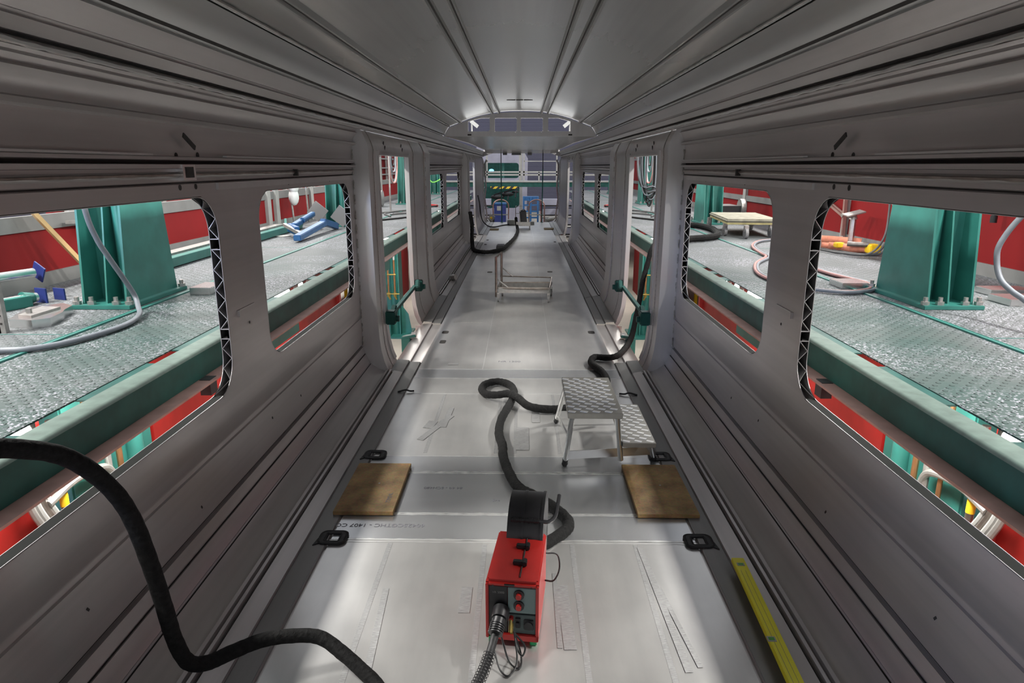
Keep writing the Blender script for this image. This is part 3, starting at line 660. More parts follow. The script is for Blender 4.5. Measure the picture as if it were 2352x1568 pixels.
for sd,nm in ((-1,'left'),(1,'right')):
    for y,w in ((11.7,'first'),(18.4,'second')):
        lowpost(sd,y,'teal support post below the %s platform behind the %s doorway'%(nm,w))
    for k,(dx,mt) in enumerate(((2.50,'galv'),(2.40,'copper'),(2.29,'copper'),(2.18,'copper'))):
        t=T('gas_pipe','%s gas pipe with valve, %s of four on the %s support post'%(('steel','copper','copper','copper')[k],('first','second','third','innermost')[k],nm),'pipe',(sd*dx,11.45,-.3))
        q=MB(); q.cyl((sd*dx,11.45,-.30),(sd*dx,11.45,.7),.016,seg=10); q.build('pipe',M[mt],t)
        q=MB(); q.cyl((sd*dx,11.45,-.36),(sd*dx,11.45,-.28),.028,seg=10); q.bar((sd*dx,11.40,-.33),(sd*(dx-.04),11.38,-.40),.02); q.build('valve',M['brass'],t)
        if k<2:
            q=MB(); q.cyl((sd*dx,11.42,-.20),(sd*dx,11.39,-.20),.045,seg=20); q.build('gauge',M['white'],t)
        q=MB(); q.cyl((sd*dx,11.45,.28),(sd*dx,11.45,.42),.018,seg=10); q.build('sleeve',M['amber'] if k==1 else M['white'],t)
    q=MB(); q.cyl((sd*2.1,11.43,-.31),(sd*2.56,11.43,-.31),.010,seg=8); q.cyl((sd*2.15,11.43,.03),(sd*2.3,11.43,.03),.012,seg=8)
    tag(q.build('cross_pipe',M['brass']),'thin brass pipe linking the gas valves on the %s post'%nm,'pipe')
    q=MB(); q.box(sd*2.75,sd*2.8,13.2,16.2,-1.1,.6); tag(q.build('low_screen',M['redbar']),'red screen beyond the %s support post, seen through the doorway'%nm,'screen')
    # shelf rack seen low under the platform
    t=T('storage_rack','amber storage rack with pale boxes on the hall floor beyond the %s screens'%nm,'rack',(sd*4.0,12.4,-1.1))
    for y in (11.3,12.5,13.6):
        q=MB(); q.box(sd*3.6,sd*3.66,y,y+.06,-1.1,.3); q.box(sd*4.3,sd*4.36,y,y+.06,-1.1,.3); q.build('upright',M['amber'],t)
    for z in (-1.0,-.62,-.2):
        q=MB(); q.box(sd*3.6,sd*4.36,11.3,13.66,z,z+.06); q.build('shelf',M['amber'],t)
    for k,y in enumerate((11.5,12.1,12.8)):
        for j,z in enumerate((-.94,-.56)):
            q=MB(); q.box(sd*3.7,sd*4.2,y,y+.45,z,z+.26,.01); tag(q.build('storage_box',M['white']),'pale storage box on the %s shelf of the %s amber rack, %s along'%(('lower','upper')[j],nm,('nearest','middle','farthest')[k]),'box')
q=MB(); q.box(-14,14,-8,60,-1.14,-1.1); ST(q.build('floor',M['conc']))

# ------------------------------------------------------------ far end of the hall
q=MB(); q.box(-16,16,46,46.2,-1.1,9); ST(q.build('wall_back',M['wallcor']))
q=MB(); q.box(-14.2,-14,-8,46,-1.1,9); ST(q.build('wall_left',M['wallcor']))
q=MB(); q.box(14,14.2,-8,46,-1.1,9); ST(q.build('wall_right',M['wallcor']))
t=T('footbridge','green footbridge with white railings across the hall beyond the open end','bridge',(0,30.3,-1.1))
q=MB(); q.box(-4,4,30,30.25,.96,1.16); q.build('green_girder',M['tealdk'],t)
q=MB(); q.box(-4,4,29.95,31.2,1.16,1.21); q.build('walkway',M['white'],t)
q=MB()
for z in (1.44,1.56): q.box(-4,4,30.0,30.03,z,z+.07)
q.box(.1,1.6,30.0,30.03,2.03,2.07); q.box(-1.6,-1.38,30,30.03,2.03,2.07)
q.build('railing',M['white'],t)
for x in (-1.52,-.09,.09,1.52,.75,-2.6,2.6):
    q=MB(); q.box(x-.03,x+.03,30.0,30.05,1.2,2.9 if abs(x)<1.6 and x!=.75 else 1.6); q.build('rail_post',M['white'],t)
for x in (-3.9,3.9):
    q=MB(); q.box(x-.1,x+.1,30.05,30.25,-1.1,.96); q.build('leg',M['tealdk'],t)
q=MB(); q.box(-1.37,-.16,29.9,29.98,.885,.98); tag(q.build('hazard_board',M['hazard']),'yellow and black striped warning board under the footbridge','sign')
t=T('neighbouring_car','pale end wall of another car body with a dark rounded window beyond the footbridge','rail car',(-1.0,35,-1.1))
q=MB(); q.holed([(-2.3,-1.1),(.02,-1.1),(.25,-.4),(.3,2.2),(.0,2.75),(-.5,3.0),(-2.3,3.0)],[rrect(-1.95,-.16,1.25,2.0,.14,5),rrect(-1.95,-.1,-.25,.95,.3,5)],lambda u,v:(u,35,v))
q.holed([(-2.3,-1.1),(.02,-1.1),(.25,-.4),(.3,2.2),(.0,2.75),(-.5,3.0),(-2.3,3.0)],[rrect(-1.95,-.16,1.25,2.0,.14,5),rrect(-1.95,-.1,-.25,.95,.3,5)],lambda u,v:(u,35.12,v)); q.build('end_wall',M['lav'],t)
q=MB(); q.box(-2.3,.2,39,39.05,-1.1,3); q.build('inner_partition',M['tealdk'],t)
q=MB(); q.box(-2.3,.1,35.12,39,-.55,-.5); q.build('inner_floor',M['tealtop'],t)
q=MB(); q.sph((-1.6,36,1.62),.13,(1,.4,.6)); tag(q.build('inspection_lamp',M['skyblue']),'cyan glowing lamp inside the far car window','lamp')
q=MB(); q.box(-1.15,-1.03,36,36.1,1.0,2.2); q.box(-1.0,-.93,36,36.1,1.0,2.2); tag(q.build('teal_post',M['teal']),'pair of teal posts standing inside the far dark window','post')
for k,(x,z,s) in enumerate(((-1.3,.35,.32),(-.75,.5,.3),(-.35,.62,.16))):
    q=MB(); q.sph((x,36.4,z-.1),s,(1.2,.5,.45),10); q.bar((x-.2,36.3,z),(x+.25,36.5,z+.15),.07); q.bar((x,36.2,z-.4),(x+.05,36.4,z),.06)
    tag(q.build('machine_part',M['blackp']),'dark machine part %s below the striped board'%('on the left','in the middle','on the right')[k],'machine')
# white column right of the window, dark cables
q=MB(); q.box(.0-.12,.0+.02,33.0,33.1,-1.1,2.9); tag(q.build('white_column',M['white']),'slim white column between the far car and the corrugated wall','column')
# blue containers
t=T('container','deep blue plastic bin with white label beyond the open end','bin',(-.88,27.8,-1.1))
q=MB(); q.box(-1.12,-.64,27.5,28.1,-1.1,.33,.02); q.build('body',M['dblue'],t)
q=MB(); q.box(-1.14,-.62,27.48,28.12,.33,.40,.015); q.build('lid',M['blue'],t)
q=MB(); q.box(-1.0,-.84,27.494,27.5,.10,.28); q.build('label',M['white'],t)
t=T('blue_rack','bright blue frame rack behind the far trolley','rack',(.3,27.5,-1.1))
for x in (.05,.33,.62):
    q=MB(); q.box(x,x+.07,27.3,27.4,-1.1,.62); q.build('upright',M['blue'],t)
for z in (-.7,-.45,-.2,.05,.3,.5):
    q=MB(); q.box(.05,.69,27.32,27.38,z,z+.06); q.build('rung',M['blue'],t)
q=MB(); q.box(.05,.69,27.4,27.9,.55,.66); q.build('tray',M['blue'],t)
t=T('pallet_rack','dark rack with pale panels at the right of the open end','rack',(1.4,29,-1.1))
for z in (-1.0,-.6,-.2,.2):
    q=MB(); q.box(.8,2.6,28.7,29.3,z,z+.03); q.build('shelf',M['darkshade'],t)
    q=MB(); q.box(.85,2.5,28.75,29.2,z+.05,z+.3); q.build('panel',M['lav'],t)
for x in (.8,1.7,2.57):
    q=MB(); q.box(x,x+.03,28.7,28.74,-1.1,.4); q.build('upright',M['redbar'],t)
t=T('pallet_rack','low lavender shelving at the left of the open end','rack',(-1.7,29,-1.1))
for z in (-1.0,-.6,-.2,.2):
    q=MB(); q.box(-2.6,-1.25,28.7,29.3,z,z+.03); q.build('shelf',M['darkshade'],t)
    q=MB(); q.box(-2.5,-1.3,28.75,29.2,z+.05,z+.3); q.build('panel',M['lav'],t)
# gangway hoops just past the open end
for k,x0 in enumerate((-1.0,.27)):
    t=T('gangway_hoop','pinkish bent steel hoop standing %s of the far trolley past the open end'%('left','right')[k],'hoop',(x0+.27,24,-.16))
    q=MB(); q.tube(crom([(x0,24,-.15),(x0,24,.2),(x0,24,.5),(x0+.08,24,.64),(x0+.27,24,.70),(x0+.46,24,.64),(x0+.54,24,.5),(x0+.54,24,.2),(x0+.54,24,-.15)],5),.022,8); q.build('hoop',M['pink'],t)
    q=MB(); q.box(x0,x0+.54,23.98,24.0,.16,.2); q.build('crossbar',M['white'],t)
    q=MB(); q.box(x0-.05,x0+.6,23.9,24.1,-.2,-.15); q.build('base',M['greyrail'],t)
q=MB(); q.box(-1.2,1.2,23.0,24.1,-.26,-.2); q.box(-1.2,1.2,23.0,23.06,-.2,-.03); ST(q.build('trim_5',M['greyrail']))
for k,x in enumerate((-.66,.69)):
    t=T('prop_pole','thin green prop pole %s of the centre in the open end'%('left','right')[k],'pole',(x,22.9,0))
    q=MB(); q.cyl((x,22.9,.01),(x-.02*(1-2*k),22.9,1.75),.018,seg=10); q.build('lower_tube',M['teal'],t)
    q=MB(); q.cyl((x-.02*(1-2*k),22.9,1.75),(x-.02*(1-2*k),22.9,2.27),.013,seg=8); q.build('upper_tube',M['blackp'],t)
    q=MB(); q.cyl((x,22.9,0),(x,22.9,.012),.05,seg=12); q.build('foot',M['teal'],t)
# valve body standing left in the open end, motor at the right
t=T('pipe_fitting','white square flange leaning at the left side of the open end','flange',(-1.0,23.6,-.2))
q=MB(); q.obox((-1.05,23.6,.10),(.2,.05,.2),Euler((0,.5,0))); q.build('plate',M['white'],t)
q=MB(); q.obox((-1.05,23.57,.10),(.07,.02,.07),Euler((0,.5,0))); q.build('centre',M['amber'],t)
q=MB(); q.box(-1.25,-.95,23.58,23.68,-.2,.05); q.build('stand',M['blackp'],t)
q=MB(); q.cyl((.9,23.5,.02),(1.2,23.7,.10),.07,seg=14); q.cyl((.86,23.48,.0),(.9,23.5,.02),.10,seg=14); tag(q.build('motor',M['white']),'white drive motor lying at the right side of the open end','motor')
# white lamp tubes seen through the bulkhead
for k,sd in enumerate((-1,1)):
    q=MB(); q.bar((sd*1.0,14,2.72),(sd*.86,14,2.61),.07,.07); q.cyl((sd*.98,14.0,2.352),(sd*.98,14.0,2.70),.015,seg=8); tag(q.build('white_strut',M['white']),'short white strut seen through the %s end of the bulkhead openings'%('left','right')[k],'strut')

# ------------------------------------------------------------ things on the car floor
# four black lashing loops glued on the floor
def loop_thing(x,y,sd,label):
    t=T('lashing_loop',label,'loop',(x,y,.003),'black floor loops')
    q=MB(); q.holed(rrect(x-.07,x+.07,y-.062,y+.062,.03,4),[[(u,v) for u,v in rrect(x-.033,x+.033,y-.034,y+.036,.008,2)]],lambda u,v:(u,v,.012))
    q.tube([(u,v,.008) for u,v in rrect(x-.066,x+.066,y-.058,y+.058,.03,4)],.008,6,closed=True)
    q.tube([(u,v,.008) for u,v in rrect(x-.037,x+.037,y-.038,y+.040,.008,2)],.007,6,closed=True)
    q.build('ring',M['black'],t)
    q=MB(); q.prism([(x-sd*-.05,y-.05),(x+sd*.085,y-.075),(x+sd*.075,y-.01)],'z',.001,.011); q.build('tail',M['black'],t)
    return t
for x,y,l in ((-.92,3.035,'front left, before the chipboard'),(.945,3.03,'front right, before the chipboard'),(-.922,4.05,'rear left, behind the chipboard'),(.95,4.05,'rear right, under the step stool foot')):
    loop_thing(x,y,1 if x>0 else -1,'flat black rubber loop on the floor, '+l)
q=MB(); q.tube(crom([(-1.0,5.30,.012),(-.94,5.33,.02),(-.90,5.32,.014),(-.87,5.335,.01)],4),.008,6); tag(q.build('cable_end',M['black']),'short black cable end lying at the left floor edge','cable')
q=MB(); q.tube(crom([(1.0,5.25,.012),(.94,5.28,.02),(.90,5.27,.014),(.86,5.29,.01)],4),.008,6); tag(q.build('cable_end',M['black']),'short black cable end at the right floor edge behind the stool','cable')
# chipboards
for sd,(x0,x1,y0,y1,l) in ((-1,(-.985,-.655,3.265,3.88,'left')),(1,(.675,1.01,3.26,3.885,'right'))):
    t=T('chipboard','rectangular brown chipboard sheet lying on the floor at the %s'%l,'board',((x0+x1)/2,(y0+y1)/2,.004))
    q=MB(); q.box(x0,x1,y0,y1,.006,.028,.002); q.build('sheet',M['chip'],t)
    q=MB(); q.cyl(((x0+x1)/2+.02,(y0+y1)/2+.03,.028),((x0+x1)/2+.02,(y0+y1)/2+.03,.0292),.006,seg=10); q.build('screw_head',M['white'],t)
    if sd<0: text('72M24L',.035,(x1-.05,y0+.16,.0286),Euler((0,0,math.pi/2)),M['mark'],t,'handwriting')
# step stool
def slab(q,x0,x1,y0,y1,z,h):
    q.box(x0,x1,y0,y1,z-h,z,.003)
st=T('step_stool','two step aluminium stool with tread plate tops standing by the right wall','stool',(.6,4.3,0))
dx=.0
top=(.315,.635,3.66,4.345,.455); low=(.655,.855,3.74,4.42,.235)
q=MB(); slab(q,*top[:4],top[4],.035); q.build('upper_step',M['tread'],st)
q=MB(); slab(q,low[0],low[1],low[2],low[3],low[4],.03); q.build('lower_step',M['tread'],st)
for (x0,x1,y0,y1,z),nm in ((top,'upper_tread'),(low,'lower_tread')):
    q=MB(); k=0; yy=y0+.03; 
    while yy<y1-.02:
        xx=x0+.024+(.036 if k%2 else 0)
        while xx<x1-.015:
            q.obox((xx,yy,z+.0008),(.044,.022,.0022),Euler((0,0,-.45)),.0006); xx+=.072
        yy+=.044; k+=1
    q.build(nm,M['rib'],st)
legs=[((.345,3.70,.42),(.325,3.93,.03)),((.345,4.31,.42),(.305,4.62,.03)),((.60,3.70,.42),(.64,3.93,.09)),((.60,4.31,.42),(.64,4.62,.09)),((.83,3.79,.205),(.895,4.0,.03)),((.83,4.38,.205),(.91,4.66,.03))]
legs=[((.345,3.72,.42),(.32,3.905,.03)),((.345,4.30,.42),(.302,4.63,.03)),((.61,3.72,.42),(.655,3.80,.10)),((.61,4.30,.42),(.655,4.55,.10)),((.835,3.80,.205),(.895,3.99,.03)),((.835,4.37,.205),(.90,4.66,.03))]
for i,(a,b_) in enumerate(legs):
    q=MB(); q.cyl(a,b_,.017,seg=14); lg=q.build('leg',M['bright'],st)
    if i not in (2,3):
        q=MB(); v=(Vector(b_)-Vector(a)).normalized(); q.cyl(Vector(b_)-v*.03,Vector(b_)+v*.026,.019,.017,seg=14); q.sph(Vector(b_)+v*.012,.021,(1,1,.8)); q.build('rubber_foot',M['black'],lg)
q=MB(); q.bar((.325,3.86,.10),(.885,3.94,.10),.006,.055); q.bar((.31,4.56,.10),(.89,4.60,.10),.006,.055); q.bar((.335,3.80,.24),(.305,4.52,.10),.014); q.build('stretcher',M['bright'],st)
# wire feeder
FX,FY=.02,2.27
wf=T('wire_feeder','red box shaped welding wire feeder standing on the floor in the foreground','welding machine',(FX,FY+.18,0))
def B(x0,x1,y0,y1,z0,z1): return (x0,x1,FY+y0,FY+y1,z0,z1)
x0,x1=-.085,.125
q=MB(); q.box(*B(x0,x1,.012,.37,.03,.285),bev=.006); q.build('case',M['red'],wf)
q=MB(); q.box(*B(x0,x1,-.012,.03,.262,.292),bev=.012); q.box(*B(x0,x0+.012,-.012,.02,.03,.275),bev=.003); q.box(*B(x1-.012,x1,-.012,.02,.03,.275),bev=.003); q.box(*B(x0+.05,x1,-.012,.02,.025,.055),bev=.003); q.build('front_frame',M['red'],wf)
q=MB(); q.box(*B(x0+.012,x0+.085,-.002,.014,.05,.262)); q.build('front_panel',M['blackp'],wf)
q=MB(); q.box(*B(x0+.088,x1-.012,-.004,.014,.148,.262),bev=.002); q.build('control_panel',simple('panel_grey_green',(.13,.19,.19),.5),wf)
q=MB(); q.box(*B(x0+.088,x1-.012,-.003,.014,.055,.142),bev=.002); q.build('socket_panel',simple('panel_dark_green',(.05,.075,.075),.5),wf)
for z in (.233,.185):
    q=MB(); q.cyl((x0+.132,FY-.004,z),(x0+.132,FY-.012,z),.021,seg=20); kn=q.build('dial',M['blackp'],wf)
    q=MB(); q.cyl((x0+.132,FY-.012,z),(x0+.132,FY-.026,z),.011,seg=16); q.build('knob',M['red'],kn)
q=MB(); q.box(*B(x0+.118,x0+.138,-.012,0,.085,.13),bev=.002); q.box(*B(x0+.122,x0+.134,-.02,-.01,.10,.115)); q.build('switch',M['blackp'],wf)
q=MB(); q.box(*B(x0+.150,x0+.192,-.008,0,.075,.125),bev=.004); q.cyl((x0+.171,FY-.008,.10),(x0+.171,FY-.016,.10),.017,seg=18); q.build('socket',M['blackp'],wf)
q=MB(); q.cyl((x0+.102,FY-.003,.128),(x0+.102,FY-.02,.126),.009,seg=12); q.build('red_coupling',M['red'],wf)
q=MB(); q.cyl((x0+.102,FY-.018,.126),(x0+.102,FY-.045,.09),.007,seg=10); q.cyl((x0+.106,FY-.01,.105),(x0+.106,FY-.035,.075),.006,seg=10); q.build('brass_coupling',M['brass'],wf)
q=MB(); q.box(*B(x0+.13,x0+.134,.03,.37,.284,.2905)); q.build('lid_gap',M['darkshade'],wf)
for y in (.12,.24):
    q=MB(); q.box(x0+.093,x0+.14,FY+y-.010,FY+y+.014,.286,.302,.003); q.box(x0+.132,x0+.150,FY+y-.018,FY+y+.018,.286,.306,.003); q.build('latch',M['blackp'],wf)
q=MB(); q.box(*B(x0+.075,x0+.115,-.0125,-.008,.272,.280)); q.build('name_plate',M['blackp'],wf)
text('VR 5000',.014,(x0+.05,FY-.0028,.235),Euler((math.pi/2,0,0)),M['greyrail'],wf,'lettering')
for x,y in ((x0+.03,.002),(x1-.03,.002)):
    q=MB(); q.cyl((x,FY-.0125,.270),(x,FY-.010,.270),.004,seg=8); q.build('screw',M['darkshade'],wf)
q=MB(); q.box(*B(x1-.035,x1-.008,.0,.03,.0,.03),bev=.003); q.box(*B(x0+.01,x0+.035,.0,.03,.0,.03)); q.box(*B(x0+.01,x1-.01,.32,.35,.0,.03)); q.build('foot',M['green'],wf)
q=MB()
for k in range(4): q.box(x0+.02,x1-.02,FY+.06+k*.07,FY+.064+k*.07,.02,.03)
q.build('base_slot',M['blackp'],wf)
# spool drum behind the case
cyd,czd,rd=FY+.475,.240,.17
xs0=x0; x0=x0+.03
q=MB(); q.cyl((x0+.01,cyd,czd),(x0+.165,cyd,czd),rd,seg=40); q.cyl((x0+.07,cyd,czd),(x0+.082,cyd,czd),rd+.003,seg=40); q.cyl((x0+.155,cyd,czd),(x0+.168,cyd,czd),rd+.004,seg=40)
q.box(x0+.02,x0+.16,FY+.36,FY+.5,.07,.25); q.build('spool_drum',M['blackp'],wf)
q=MB()
for k in range(14): q.cyl((x0+.03+k*.0085,FY+.352,.352),(x0+.034+k*.0085,FY+.352,.352),.0135,seg=10)
q.cyl((x0+.025,FY+.352,.352),(x0+.15,FY+.352,.352),.011,seg=10)
x0=x0+.01
q.tube(crom([(x0+.14,FY+.352,.352),(x0+.18,FY+.355,.352),(x0+.205,FY+.385,.362),(x0+.213,FY+.44,.385),(x0+.217,FY+.50,.405)],6),.009,8); q.build('handle',M['blackp'],wf)
x0=xs0
q=MB(); q.tube(crom([(x1,FY+.35,.2),(x1+.05,FY+.36,.19),(x1+.062,FY+.33,.14),(x1+.04,FY+.30,.10),(x1,FY+.31,.09)],6),.004,6); q.build('side_loop',M['black'],wf)
wf.rotation_euler=(0,0,-.11); wf.location.x+=.010
# torch cable leaving the front socket
t=T('torch_cable','black welding torch cable with spring guard leaving the front of the red wire feeder','cable',(-.09,2.0,.1))
P=crom([(-.035,2.262,.16),(-.042,2.215,.15),(-.060,2.15,.11),(-.085,2.07,.07),(-.12,1.98,.045),(-.16,1.88,.03),(-.2,1.7,.03)],8)
q=MB(); q.tube(P,.016,12); q.build('sheath',M['black'],t)
q=MB(); q.cyl((-.032,2.268,.163),(-.040,2.222,.152),.034,.031,seg=20); q.cyl((-.040,2.222,.152),(-.052,2.175,.130),.027,.024,seg=16)
for k in range(5): q.cyl(Vector((-.044,2.205,.145))+Vector((-.002,-.008,-.0035))*k,Vector((-.045,2.201,.143))+Vector((-.002,-.008,-.0035))*k,.029,seg=14)
q.build('connector',M['blackp'],t)
hx=[]; 
for i in range(24*14):
    u=i/(24*14); f=.42+u*.5; idx=f*(len(P)-1); k=int(idx); p=P[k].lerp(P[min(k+1,len(P)-1)],idx-k); tg=(P[min(k+1,len(P)-1)]-P[max(k-1,0)]).normalized(); s1=tg.cross(Vector((0,0,1))).normalized(); s2=s1.cross(tg); a=2*math.pi*i/14; hx.append(p+(s1*math.cos(a)+s2*math.sin(a))*.023)
q=MB(); q.tube(hx,.0018,5); q.build('spring_guard',M['blackp'],t)
for k,pt in enumerate(([(.017,2.235,.09),(.03,2.20,.04),(.05,2.17,.03),(.06,2.20,.05),(.02,2.235,.08)],[(.02,2.23,.075),(.03,2.15,.02),(.0,2.09,.008),(-.035,2.12,.012),(-.06,2.18,.06)],[(.02,2.23,.08),(.045,2.19,.02),(.04,2.13,.008),(.0,2.15,.02),(-.03,2.2,.09)])):
    q=MB(); q.tube(crom(pt,7),.0038,6); tag(q.build('control_lead',M['black']),'thin black lead hanging at the feeder front, %s'%('short loop by the brass couplings','longest loop reaching the floor','middle loop')[k],'lead')
# long sleeved hose: feeder -> floor -> loop -> behind the stool -> right doorway
hp=[(.10,2.84,.09),(.17,2.92,.06),(.245,3.03,.042),(.285,3.10,.036),(.288,3.18,.036),(.24,3.28,.036),(.15,3.41,.036),(.06,3.50,.036),(.005,3.60,.036),(-.045,3.80,.036),(-.075,3.98,.036),(-.085,4.15,.036),(-.115,4.35,.036),(-.11,4.6,.036),(-.07,4.85,.036),(-.035,5.05,.036),(-.02,5.25,.036),(-.06,5.43,.036),(-.16,5.52,.036),(-.26,5.46,.036),(-.295,5.33,.036),(-.25,5.18,.040),(-.16,5.10,.060),(-.06,5.06,.085),(.01,4.98,.08),(.10,4.87,.05),(.25,4.84,.036),(.41,4.88,.036),(.56,4.98,.036),(.70,5.20,.036),(.78,5.50,.036),(.78,5.80,.036),(.72,6.0,.036),(.705,6.15,.036),(.76,6.30,.036),(.88,6.28,.036),(.99,6.36,.036),(1.10,6.62,.036),(1.18,6.85,.045),(1.28,7.25,.05),(1.40,7.75,.14),(1.475,8.0,.30),(1.52,8.1,.50),(1.57,8.15,.68),(1.62,8.18,.86),(1.72,8.3,.93),(1.95,8.4,.89)]
t=T('sleeved_hose','thick black sleeved hose looping over the floor from the red feeder to the right doorway','hose',(.0,5,.03))
q=MB(); q.tube(crom(hp,8),.031,12,jit=.06); q.build('sleeve',M['cloth'],t)
# foreground hose hanging in from the left window
hp=[(-1.46,1.05,1.02),(-1.40,1.30,1.14),(-1.32,1.50,1.165),(-1.26,1.62,1.12),(-1.22,1.71,1.05),(-1.185,1.79,.93),(-1.16,1.835,.80),(-1.14,1.86,.62),(-1.13,1.88,.46),(-1.12,1.895,.31),(-1.10,1.92,.20),(-1.06,1.97,.155),(-1.00,2.03,.15),(-.92,2.09,.15),(-.83,2.13,.14),(-.72,2.15,.12),(-.62,2.11,.08),(-.54,2.06,.05),(-.47,2.0,.034),(-.42,1.9,.032),(-.36,1.7,.032)]
t=T('sleeved_hose','black sleeved hose hanging in through the front left window and curling over the wall foot','hose',(-1.1,1.9,.1))
q=MB(); q.tube(crom(hp,8),.026,14,jit=.03); q.build('sleeve',M['cloth'],t)
q=MB()
for k in range(16):
    f=Vector((-1.46,1.05,1.02)).lerp(Vector((-1.375,1.37,1.155)),k/15); g=f+Vector((.0035,.011,.0045)); q.cyl(f,g,.031 if k>5 else .03,seg=16)
q.build('corrugated_end',M['blackp'],t)
# far hose to left, second doorway
hp=[(-.16,20.6,.32),(-.13,20.35,.12),(-.105,19.9,.05),(-.10,19.0,.05),(-.15,17.6,.05),(-.21,16.8,.05),(-.30,15.9,.05),(-.38,15.2,.05),(-.50,14.7,.05),(-.70,14.42,.05),(-.90,14.5,.05),(-1.04,14.85,.05),(-1.10,15.3,.08),(-1.14,15.7,.25),(-1.15,15.9,.5),(-1.2,16.0,.8)]
t=T('sleeved_hose','black sleeved hose winding from the far trolley to the left side near the second doorway','hose',(-.5,17,.04))
q=MB(); q.tube(crom(hp,8),.045,10,jit=.08); q.build('sleeve',M['cloth'],t)
q=MB(); q.box(-.56,-.36,15.25,15.65,.0,.09,.02); tag(q.build('connector_box',M['blackp']),'black connector box lying on the floor beside the far hose','box')
hp=[(-1.2,18.9,1.05),(-1.2,19.6,.8),(-1.2,20.0,.5),(-1.19,20.7,.24),(-1.12,21.2,.08),(-1.0,21.0,.03),(-.83,20.9,.02),(-.6,21.5,.02),(-.3,21.95,.02)]
q=MB(); q.tube(crom(hp,7),.018,8); tag(q.build('cable',M['black']),'thin black cable running down the left side and over the floor to the far trolley','cable')
q=MB(); q.box(-.32,-.18,21.95,22.1,0,.07,.01); tag(q.build('plug',M['blackp']),'small black plug box beside the far trolley','plug')
# tube trolley in the middle
t=T('tube_trolley','empty brown steel tube trolley with upright handle standing on the car floor','trolley',(.06,9.5,0))
r=.017; zf=.19
q=MB(); q.tube([(-.30,9.26,zf),(.41,9.20,zf)],r,8); q.tube([(-.27,9.68,zf),(.47,9.70,zf)],r,8); q.bar((-.30,9.26,zf),(-.27,9.68,zf),.03); q.bar((.41,9.20,zf),(.47,9.70,zf),.03); q.build('frame',M['brownst'],t)
q=MB(); q.box(-.29,.42,9.24,9.27,.12,.20); q.box(-.26,.44,9.66,9.69,.12,.19); q.box(-.28,.44,9.26,9.68,.12,.13); q.build('tray',M['galv'],t)
q=MB(); q.tube([(-.28,9.69,.29),(.46,9.70,.27)],.010,8); q.tube([(.42,9.2,.20),(.47,9.70,.27)],.010,8); q.build('top_rail',M['brownst'],t)
q=MB(); q.tube([(-.325,9.27,.06),(-.325,9.27,.62),(-.26,9.68,.64),(-.26,9.68,.10)],r,8); q.build('handle',M['brownst'],t)
q=MB(); q.tube([(-.32,9.27,.32),(-.16,9.25,.20)],.010,8); q.tube([(-.26,9.68,.42),(-.10,9.68,.29)],.010,8); q.build('brace',M['galv'],t)
for x,y in ((-.295,9.25),(-.25,9.67),(.41,9.19),(.47,9.69)):
    q=MB(); q.cyl((x-.012,y,.055),(x+.012,y,.055),.055,seg=18); wh=q.build('wheel',M['tyre'],t)
    q=MB(); q.box(x-.018,x+.018,y-.02,y+.02,.055,.13); q.build('fork',M['galv'],wh)
# far trolley with feeder
t=T('feeder_trolley','steel trolley with raised handle standing near the open end','trolley',(.05,20.6,0))
q=MB(); q.box(-.15,.28,20.3,20.9,.10,.14); q.box(-.15,.28,20.3,20.33,.14,.22); q.build('platform',M['galv'],t)
q=MB(); q.tube([(-.17,20.8,.14),(-.17,20.8,.66),(.24,20.8,.66),(.24,20.8,.14)],.012,8); q.tube([(-.17,20.8,.44),(.24,20.8,.44)],.010,8); q.build('handle',M['bright'],t)
for x,y in ((-.13,20.3),(.26,20.3),(-.13,20.85),(.26,20.85)):
    q=MB(); q.cyl((x-.015,y,.05),(x+.015,y,.05),.05,seg=14); q.build('wheel',M['tyre'],t)
t=T('wire_feeder','dark tilted welding wire feeder standing on the far trolley','welding machine',(.05,20.5,.14))
q=MB(); q.obox((.06,20.55,.36),(.18,.30,.40),Euler((.0,-.10,.1)),.03); q.build('case',M['blackp'],t)
q=MB(); q.tube(crom([(-.02,20.5,.5),(.03,20.48,.57),(.1,20.48,.57),(.15,20.5,.5)],4),.010,6); q.build('handle',M['blackp'],t)
q=MB(); q.box(-.45,-.17,21.8,22.2,.01,.16,.01); tag(q.build('white_box',M['white']),'low white box on the floor left of the far trolley','box')
q=MB(); q.box(.30,.42,21.9,22.2,.0,.10,.01); tag(q.build('white_box',M['white']),'small white box on the floor right of the far trolley','box')
for k,(a,b_,y) in enumerate(((-.935,-.67,20.0),(.69,.98,20.2))):
    q=MB(); q.box(a,b_,y,y+.3,.003,.04,.003); tag(q.build('wood_block',simple('pale_wood',(.45,.36,.22),.7,0,.2,8)),'pale wooden block on the floor at the far %s'%('left','right')[k],'block')
# round knob at left wall foot
t=T('round_clamp','small round metal clamp at the foot of the left wall beyond the first doorway','clamp',(-1.12,10.95,.03))
q=MB(); q.cyl((-1.12,10.9,.07),(-1.06,10.88,.08),.05,seg=14); q.build('disc',M['steel'],t); q=MB(); q.box(-1.17,-1.1,10.87,10.95,.035,.1,.01); q.build('body',M['galv'],t)
